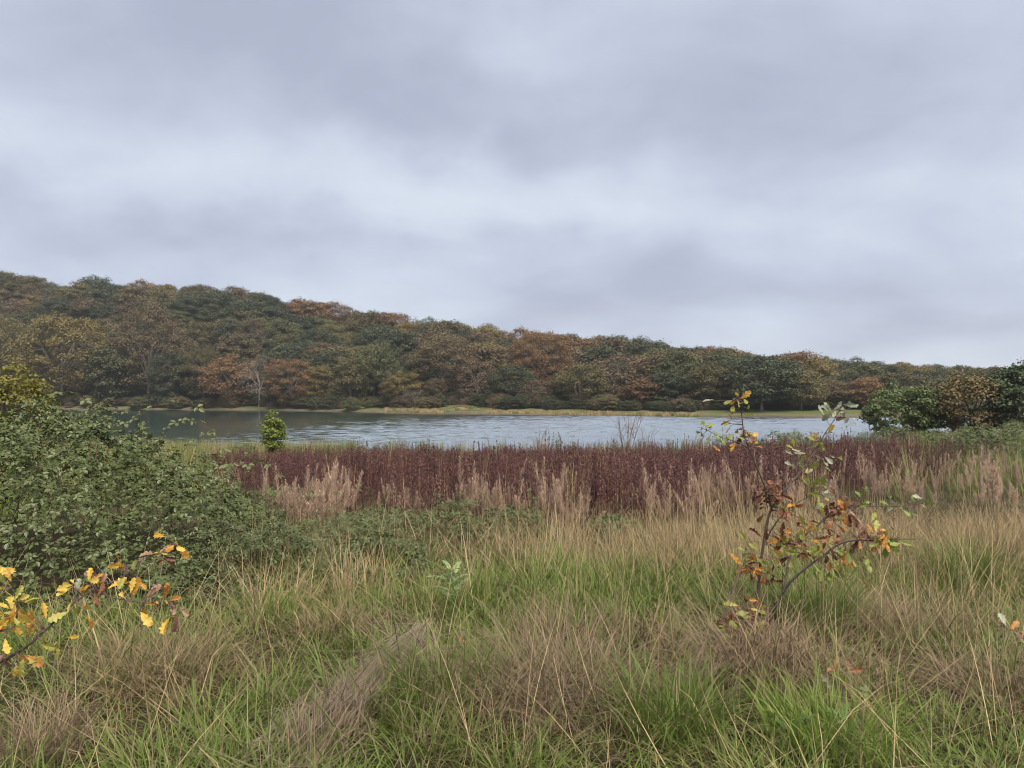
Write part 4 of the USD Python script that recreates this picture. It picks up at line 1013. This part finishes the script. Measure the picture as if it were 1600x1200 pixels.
def woody(root, stems, wood, leaves, seed, size, curl=.35, more=1.0):
    """STEMS: lists of (px, row, depth, radius); LEAVES: (px, row, depth, count, spread in px, looks)."""
    r = np.random.default_rng(seed); lines = []
    for st in stems:
        p = smooth_path([P(*q[:3]) for q in st], 30); rad = np.interp(np.linspace(0, 1, 30), np.linspace(0, 1, len(st)), [q[3] for q in st])
        kn = 1 + .10 * np.sin(np.arange(30) * 2.1 + r.uniform(0, 6)) * r.random(30)
        obj('stem', tube(p + r.normal(size=p.shape) * rad[:, None] * .10, rad * kn, 8), M[wood], root, smooth=True); lines.append(p)
    lp = np.vstack(lines); tw = []; made = []
    for (px, row, Y, n, spread, looks) in leaves:
        c = P(px, row, Y)
        for k in range(n if n < 3 else int(round(n * more))):
            q = c + np.array([r.normal(), r.normal() * 1.1, r.normal()]) * spread * Y / FPX * .55
            s = lp[np.argmin(np.linalg.norm(lp - q, axis=1))]
            if np.linalg.norm(q - s) > .012:
                tw.append(tube(bez(s, (s + q) / 2 + r.normal(size=3) * .012, q, 5), np.linspace(.0022, .0010, 5), 4))
            lk = looks[r.integers(len(looks))]
            cu = curl + (.45 if lk in ('oak_brown', 'oak_purple') else 0)
            d = (q - s) * 6 / (np.linalg.norm(q - s) + .05) + r.normal(size=3) * 3 + np.array([0, 0, -1.6 if cu > .7 else -.4])
            made.append((oak_leaf(q, d, np.array([0, -.85, .6]) + r.normal(size=3) * .6, size * r.uniform(.6, 1.25), r, cu), lk))
    one = set(r.permutation(len(made))[:300].tolist()); left = {}
    for k, (m, lk) in enumerate(made):
        if k in one: obj('leaf', m, M[lk], root)
        else: left.setdefault(lk, []).append(m)
    for lk, ms in left.items():
        tag(obj('more_leaves', cat_mesh(ms), M[lk], root), kind='stuff')
    if tw:
        tag(obj('twigs', cat_mesh(tw), M['bark_twig'], root), kind='stuff')


sap = thing('oak_sapling', 'young oak sapling with brown and green leaves standing alone in the right of the meadow', 'sapling')
D = 5.2
woody(sap, [
    [(1183, 1030, D, .0130), (1184, 942, D, .0115), (1186, 903, D, .0105), (1194, 845, D, .0100), (1203, 799, D, .0092), (1214, 782, D, .0085), (1250, 738, D + .05, .0070), (1271, 709, D + .07, .0058), (1289, 677, D + .10, .0045), (1304, 655, D + .12, .0034), (1312, 640, D + .13, .0022)],
    [(1206, 793, D, .0070), (1196, 763, D - .04, .0064), (1171, 702, D - .10, .0054), (1162, 677, D - .12, .0045), (1159, 648, D - .14, .0034), (1155, 626, D - .15, .0022)],
    [(1196, 1012, D - .06, .0120), (1205, 962, D - .08, .0110), (1218, 935, D - .12, .0100), (1236, 908, D - .16, .0092), (1261, 886, D - .20, .0082), (1289, 867, D - .24, .0070), (1307, 852, D - .26, .0060), (1325, 845, D - .28, .0050), (1382, 843, D - .30, .0036), (1440, 842, D - .30, .0018)],
    [(1224, 925, D - .14, .0080), (1229, 900, D - .10, .0074), (1232, 877, D - .05, .0068), (1246, 849, D, .0058), (1282, 817, D + .08, .0048), (1311, 795, D + .14, .0040), (1347, 791, D + .18, .0033), (1397, 791, D + .2, .0026), (1440, 787, D + .22, .0014)],
    [(1196, 846, D, .0050), (1225, 802, D + .10, .0042), (1254, 781, D + .18, .0034), (1276, 772, D + .22, .0026), (1292, 763, D + .25, .0015)],
    [(1171, 702, D - .10, .0040), (1150, 690, D - .20, .0032), (1128, 684, D - .28, .0026), (1105, 672, D - .34, .0020), (1090, 667, D - .36, .0012)],
    [(1189, 880, D, .0040), (1172, 884, D - .08, .0028), (1158, 884, D - .12, .0014)],
], 'bark_dark', [
    (1204, 770, D - .03, 22, 13, ['oak_brown']), (1216, 795, D, 9, 18, ['oak_brown', 'oak_brown', 'oak_gold']),
    (1226, 795, D + .05, 6, 22, ['oak_lime', 'oak_pale', 'oak_brown']), (1206, 845, D, 8, 18, ['oak_brown', 'oak_gold']), (1232, 860, D, 10, 20, ['oak_brown', 'oak_brown', 'oak_lime']),
    (1228, 842, D + .02, 5, 18, ['oak_green', 'oak_lime']), (1257, 845, D, 12, 22, ['oak_brown', 'oak_brown', 'oak_gold']), (1266, 815, D + .06, 6, 20, ['oak_lime', 'oak_brown']), (1290, 812, D + .08, 10, 18, ['oak_brown', 'oak_brown', 'oak_lime']),
    (1306, 795, D + .12, 6, 14, ['oak_brown', 'oak_gold']), (1328, 794, D + .16, 8, 16, ['oak_brown', 'oak_purple', 'oak_brown']), (1352, 783, D + .18, 3, 10, ['oak_green']),
    (1345, 838, D - .26, 9, 16, ['oak_brown', 'oak_purple', 'oak_gold']), (1372, 838, D - .28, 10, 18, ['oak_brown', 'oak_lime', 'oak_gold']), (1392, 846, D - .28, 6, 14, ['oak_green', 'oak_lime']), (1412, 848, D - .3, 2, 8, ['oak_green']),
    (1290, 878, D - .22, 12, 24, ['oak_green', 'oak_lime', 'oak_green']), (1325, 872, D - .26, 10, 22, ['oak_lime', 'oak_gold', 'oak_green']), (1302, 858, D - .22, 4, 16, ['oak_brown']),
    (1166, 882, D - .10, 6, 12, ['oak_brown', 'oak_gold']), (1178, 868, D - .02, 4, 14, ['oak_lime']), (1200, 900, D, 4, 14, ['oak_brown']),
    (1155, 622, D - .15, 3, 8, ['oak_lime', 'oak_lime', 'oak_yellow']), (1150, 634, D - .14, 3, 12, ['oak_lime', 'oak_yellow']), (1164, 640, D - .14, 2, 7, ['oak_lime']), (1120, 626, D - .16, 1, 4, ['oak_pale']), (1148, 658, D - .13, 3, 10, ['oak_lime', 'oak_gold']),
    (1164, 676, D - .12, 4, 9, ['oak_brown', 'oak_lime', 'oak_purple']), (1172, 690, D - .10, 3, 9, ['oak_gold', 'oak_lime']), (1154, 690, D - .16, 2, 7, ['oak_yellow']), (1112, 692, D - .3, 1, 4, ['oak_gold']), (1098, 672, D - .34, 4, 9, ['oak_green', 'oak_pale']), (1130, 682, D - .28, 3, 10, ['oak_green', 'oak_lime']),
    (1302, 645, D + .12, 4, 7, ['oak_pale']), (1318, 636, D + .13, 3, 8, ['oak_pale']), (1296, 630, D + .13, 1, 4, ['oak_lime']), (1325, 655, D + .12, 2, 6, ['oak_pale', 'oak_purple']), (1284, 648, D + .1, 1, 5, ['oak_pale']),
    (1293, 676, D + .1, 2, 6, ['oak_lime', 'oak_yellow']), (1277, 690, D + .08, 3, 8, ['oak_lime', 'oak_yellow']), (1305, 690, D + .1, 1, 4, ['oak_lime']), (1284, 718, D + .07, 4, 11, ['oak_pale', 'oak_pale', 'oak_lime']), (1248, 706, D + .06, 4, 12, ['oak_pale', 'oak_lime']), (1240, 724, D + .05, 2, 7, ['oak_pale']), (1256, 735, D + .05, 3, 9, ['oak_lime', 'oak_pale']),
    (1270, 762, D + .2, 7, 16, ['oak_lime', 'oak_lime', 'oak_green']), (1290, 772, D + .22, 4, 12, ['oak_lime', 'oak_pale']), (1436, 782, D + .22, 4, 8, ['oak_green', 'oak_pale']), (1400, 790, D + .2, 3, 10, ['oak_pale', 'oak_green']), (1420, 800, D + .2, 1, 4, ['oak_green']),
    (1170, 955, D - .12, 12, 24, ['oak_brown', 'oak_lime', 'oak_gold', 'oak_brown']), (1160, 980, D - .25, 14, 28, ['oak_green', 'oak_lime', 'oak_brown']), (1195, 965, D - .15, 6, 14, ['oak_lime', 'oak_purple']), (1140, 965, D - .25, 5, 12, ['oak_brown', 'oak_purple']),
], 901, .076, more=2.3)

D = 2.7
br = thing('oak_branch', 'oak branch with yellow and orange leaves reaching in from the left photo edge', 'branch')
woody(br, [
    [(-90, 1095, D - .05, .0075), (0, 1035, D, .0062), (36, 1014, D, .0056), (72, 984, D + .02, .0050), (102, 954, D + .04, .0044), (126, 934, D + .06, .0038), (150, 920, D + .09, .0032), (186, 905, D + .13, .0027), (212, 884, D + .17, .0021), (232, 868, D + .2, .0013)],
    [(150, 920, D + .09, .0024), (180, 935, D + .05, .0019), (215, 940, D, .0016), (255, 945, D - .03, .0013), (284, 952, D - .05, .0010)],
    [(-40, 985, D - .12, .0040), (0, 985, D - .10, .0030), (22, 980, D - .08, .0020), (28, 950, D - .06, .0014), (18, 918, D - .05, .0010)],
    [(210, 886, D + .17, .0016), (240, 876, D + .2, .0012), (262, 866, D + .22, .0010), (277, 850, D + .23, .0008)],
], 'bark_dark', [
    (8, 918, D - .05, 5, 12, ['oak_lime', 'oak_yellow', 'oak_green']), (30, 940, D - .05, 5, 13, ['oak_yellow', 'oak_lime']), (10, 955, D - .08, 6, 14, ['oak_yellow', 'oak_yellow', 'oak_lime']), (12, 985, D - .08, 5, 16, ['oak_yellow', 'oak_yellow', 'oak_yellow']), (45, 985, D, 4, 12, ['oak_yellow', 'oak_lime']),
    (60, 965, D + .02, 4, 10, ['oak_yellow', 'oak_brown', 'oak_gold']), (75, 962, D + .03, 2, 8, ['oak_brown', 'oak_gold']), (72, 1000, D, 3, 8, ['oak_yellow', 'oak_lime']), (100, 990, D + .02, 2, 5, ['oak_yellow', 'oak_lime']), (82, 1010, D, 2, 6, ['oak_yellow', 'oak_lime']), (35, 1030, D, 4, 9, ['oak_yellow', 'oak_lime']), (6, 1018, D, 3, 8, ['oak_purple', 'oak_gold']), (58, 1018, D, 1, 5, ['oak_green']),
    (110, 911, D + .06, 3, 8, ['oak_yellow']), (120, 928, D + .06, 4, 12, ['oak_lime', 'oak_pale', 'oak_yellow']), (138, 912, D + .08, 4, 8, ['oak_yellow', 'oak_yellow']), (156, 906, D + .1, 4, 8, ['oak_gold', 'oak_purple', 'oak_yellow']), (166, 922, D + .08, 2, 7, ['oak_yellow', 'oak_lime']), (132, 955, D + .04, 2, 5, ['oak_gold']), (150, 938, D + .06, 3, 8, ['oak_gold', 'oak_brown']), (110, 950, D + .04, 2, 6, ['oak_lime']),
    (185, 886, D + .14, 3, 6, ['oak_gold', 'oak_brown']), (205, 930, D + .02, 3, 8, ['oak_lime', 'oak_yellow']), (222, 952, D, 3, 5, ['oak_yellow']), (235, 935, D, 3, 8, ['oak_purple']), (262, 940, D - .03, 4, 8, ['oak_purple', 'oak_gold']), (270, 965, D - .04, 2, 5, ['oak_yellow']), (284, 955, D - .05, 2, 5, ['oak_purple']), (205, 905, D + .1, 3, 10, ['oak_gold', 'oak_lime']), (212, 870, D + .18, 1, 4, ['oak_lime']), (240, 872, D + .2, 2, 5, ['oak_purple', 'oak_pale']), (258, 868, D + .21, 3, 5, ['oak_brown', 'oak_gold']), (277, 852, D + .23, 3, 4, ['oak_yellow', 'oak_brown']), (256, 838, D + .22, 1, 3, ['oak_gold']),
], 902, .060, curl=.55, more=1.5)
sh = thing('oak_shoot', 'low oak shoot with curled brown and grey green leaves in the grass, lower right', 'sapling')
woody(sh, [[(1318, 1110, 4.05, .004), (1316, 1080, 4.05, .0032), (1312, 1050, 4.05, .002)]], 'bark_twig',
      [(1305, 1050, 4.05, 3, 6, ['oak_brown']), (1322, 1047, 4.05, 3, 5, ['oak_brown']), (1300, 1072, 4.05, 4, 12, ['oak_green', 'oak_pale']), (1332, 1074, 4.02, 3, 8, ['oak_pale', 'oak_green']), (1298, 1088, 4.02, 3, 8, ['oak_lime'])], 903, .085)
tw = thing('oak_twig', 'dry oak twig with pale purple leaves at the right photo edge', 'twig')
woody(tw, [[(1640, 1010, 4.3, .003), (1608, 995, 4.3, .0024), (1585, 985, 4.3, .0018), (1566, 978, 4.3, .001)]], 'bark_twig',
      [(1568, 978, 4.3, 3, 6, ['oak_purple', 'oak_pale']), (1582, 986, 4.3, 3, 6, ['oak_purple', 'oak_gold']), (1598, 983, 4.3, 2, 5, ['oak_gold', 'oak_lime'])], 904, .065)


def fronds(name, label, px, row, Y, n, L, seed, mat, cat='plant'):
    """A small plant of feathered leaves: every leaf a midrib with pairs of leaflets."""
    r = np.random.default_rng(seed); c = P(px, row, Y); x, y = c[0], c[1]; z = float(meadow(x, y)); H = max(c[2] - z, .12)
    root = thing(name, label, cat, loc=(x, y, z))
    obj('stem', tube(bez(np.zeros(3), np.array([.01, 0, H * .5]), np.array([.0, 0, H]), 7), np.linspace(.003, .0015, 7), 5), M['fresh_leaf'], root)
    for i in range(n):
        a = i * 2.4 + r.uniform(-.4, .4); b = np.array([0, 0, H * (.45 + .55 * (i + 1) / n)]); e = r.uniform(.2, 1.15)
        d = np.array([math.cos(a) * math.cos(e), math.sin(a) * math.cos(e), math.sin(e)])
        l = L * r.uniform(.7, 1.15); p = bez(b, b + d * l * .6, b + d * l + np.array([0, 0, -.25 * l]), 12)
        parts = [tube(p, np.linspace(.0012, .0006, 12), 3)]
        s = np.cross(d, [0, 0, 1]); s /= np.linalg.norm(s); up = np.cross(s, d)
        for k in range(2, 12):
            for sg in (-1, 1):
                q = sg * s * .8 + d * .5 + r.normal(size=3) * .12; q /= np.linalg.norm(q)
                v, f = LV * l * .24 * (1 - .05 * k), LF
                e2 = np.cross(up, q); parts.append((p[k] + v[:, :1] * q + v[:, 1:2] * e2 * .55 + v[:, 2:] * up, f))
        obj('frond', cat_mesh(parts), M[mat], root)


fronds('vetch_plant', 'fresh green vetch spray in the grass, left of the two in the bottom right', 1238, 1140, 3.62, 6, .13, 51, 'fresh_leaf')
fronds('vetch_plant', 'fresh green vetch spray in the grass, right of the two in the bottom right', 1316, 1125, 3.66, 5, .13, 52, 'fresh_leaf')
M['seedling_leaf'] = leafy('seedling_leaf', flat_ramp((.22, .29, .13), (.32, .38, .18), (.45, .45, .16), (.52, .42, .10)), trans=.3)
fronds('fern_seedling', 'pale fern leaved seedling standing in the green grass in the middle of the meadow', 706, 893, 5.7, 15, .19, 53, 'seedling_leaf')
ol = thing('fallen_leaves', 'orange leaves of a small weed in the green grass left of the middle', 'leaves', loc=None)
woody(ol, [[(722, 1020, 4.9, .002), (722, 1000, 4.9, .001)]], 'bark_twig', [(722, 1000, 4.9, 6, 8, ['oak_gold'])], 905, .06)
r = np.random.default_rng(66)
for k, (px, row, y, label) in enumerate(((1392, 800, 7.4, 'thin dark dead stalk with a knobbly head right of the sapling tip'), (1330, 790, 8.8, 'thin brown dead stalk right behind the sapling leaves'), (1452, 812, 8.6, 'thin brown dead stalk in tan grass, second right from the sapling'),
                                        (1545, 745, 9.6, 'branched dead stalk among brown weeds near the right photo edge'), (1490, 748, 9.8, 'branched dead stalk left of the dark green bramble on the right'))):
    x = (px - 800) / FPX * y; z = float(meadow(x, y)); h = P(px, row, y)[2] - z; root = thing('dead_stalk', label, 'stalk', loc=(x, y, z))
    p = bez(np.zeros(3), np.array([.02, 0, h * .5]), np.array([r.normal() * .04, 0, h]), 12); obj('stem', tube(p, np.linspace(.004, .002, 12), 5), M['bark_twig'], root)
    hd = []
    for i in range(7, 12):
        for _ in range(2):
            e = p[i] + np.array([r.normal() * .03, r.normal() * .03, .05 + .03 * r.random()]); hd.append(tube(bez(p[i], (p[i] + e) / 2, e, 4), np.linspace(.0015, .001, 4), 3))
            hd.append(quads(e + r.normal(size=(9, 3)) * .007, r.normal(size=(9, 3)), .010, r))
    obj('seed_head', cat_mesh(hd), M['cane'], root)

fb = thing('dead_tree', 'pale fallen dead branches at the far waterside right of the reed point', 'dead tree')
Y = 172.
for k, q in enumerate(([(1098, 640), (1085, 633), (1072, 624)], [(1090, 637), (1084, 628), (1080, 618)], [(1104, 641), (1080, 639), (1064, 634)], [(1088, 634), (1098, 627), (1106, 622)])):
    obj('branch', tube(smooth_path([P(a, b, Y + k * .6) for a, b in q], 10), np.linspace(.22, .07, 10), 5), M['bark_pale'], fb)

# ------------------------------------------------------------------ the damp autumn air
HAZE = 0.00017
if HAZE:
    M['haze'] = usdkit.material(stage, '/World/Looks/haze', {"v": ("principled_volume", {"color": (.80, .86, .95), "density": HAZE, "anisotropy": .2})}, [], volume="v.volume")
    hz = trimesh.creation.box(bounds=[[-7000, -900, -20], [7000, 9500, 95]])
    tag(obj('haze', hz, M['haze']), 'thin damp haze over the river and the wood', 'haze', kind='stuff')
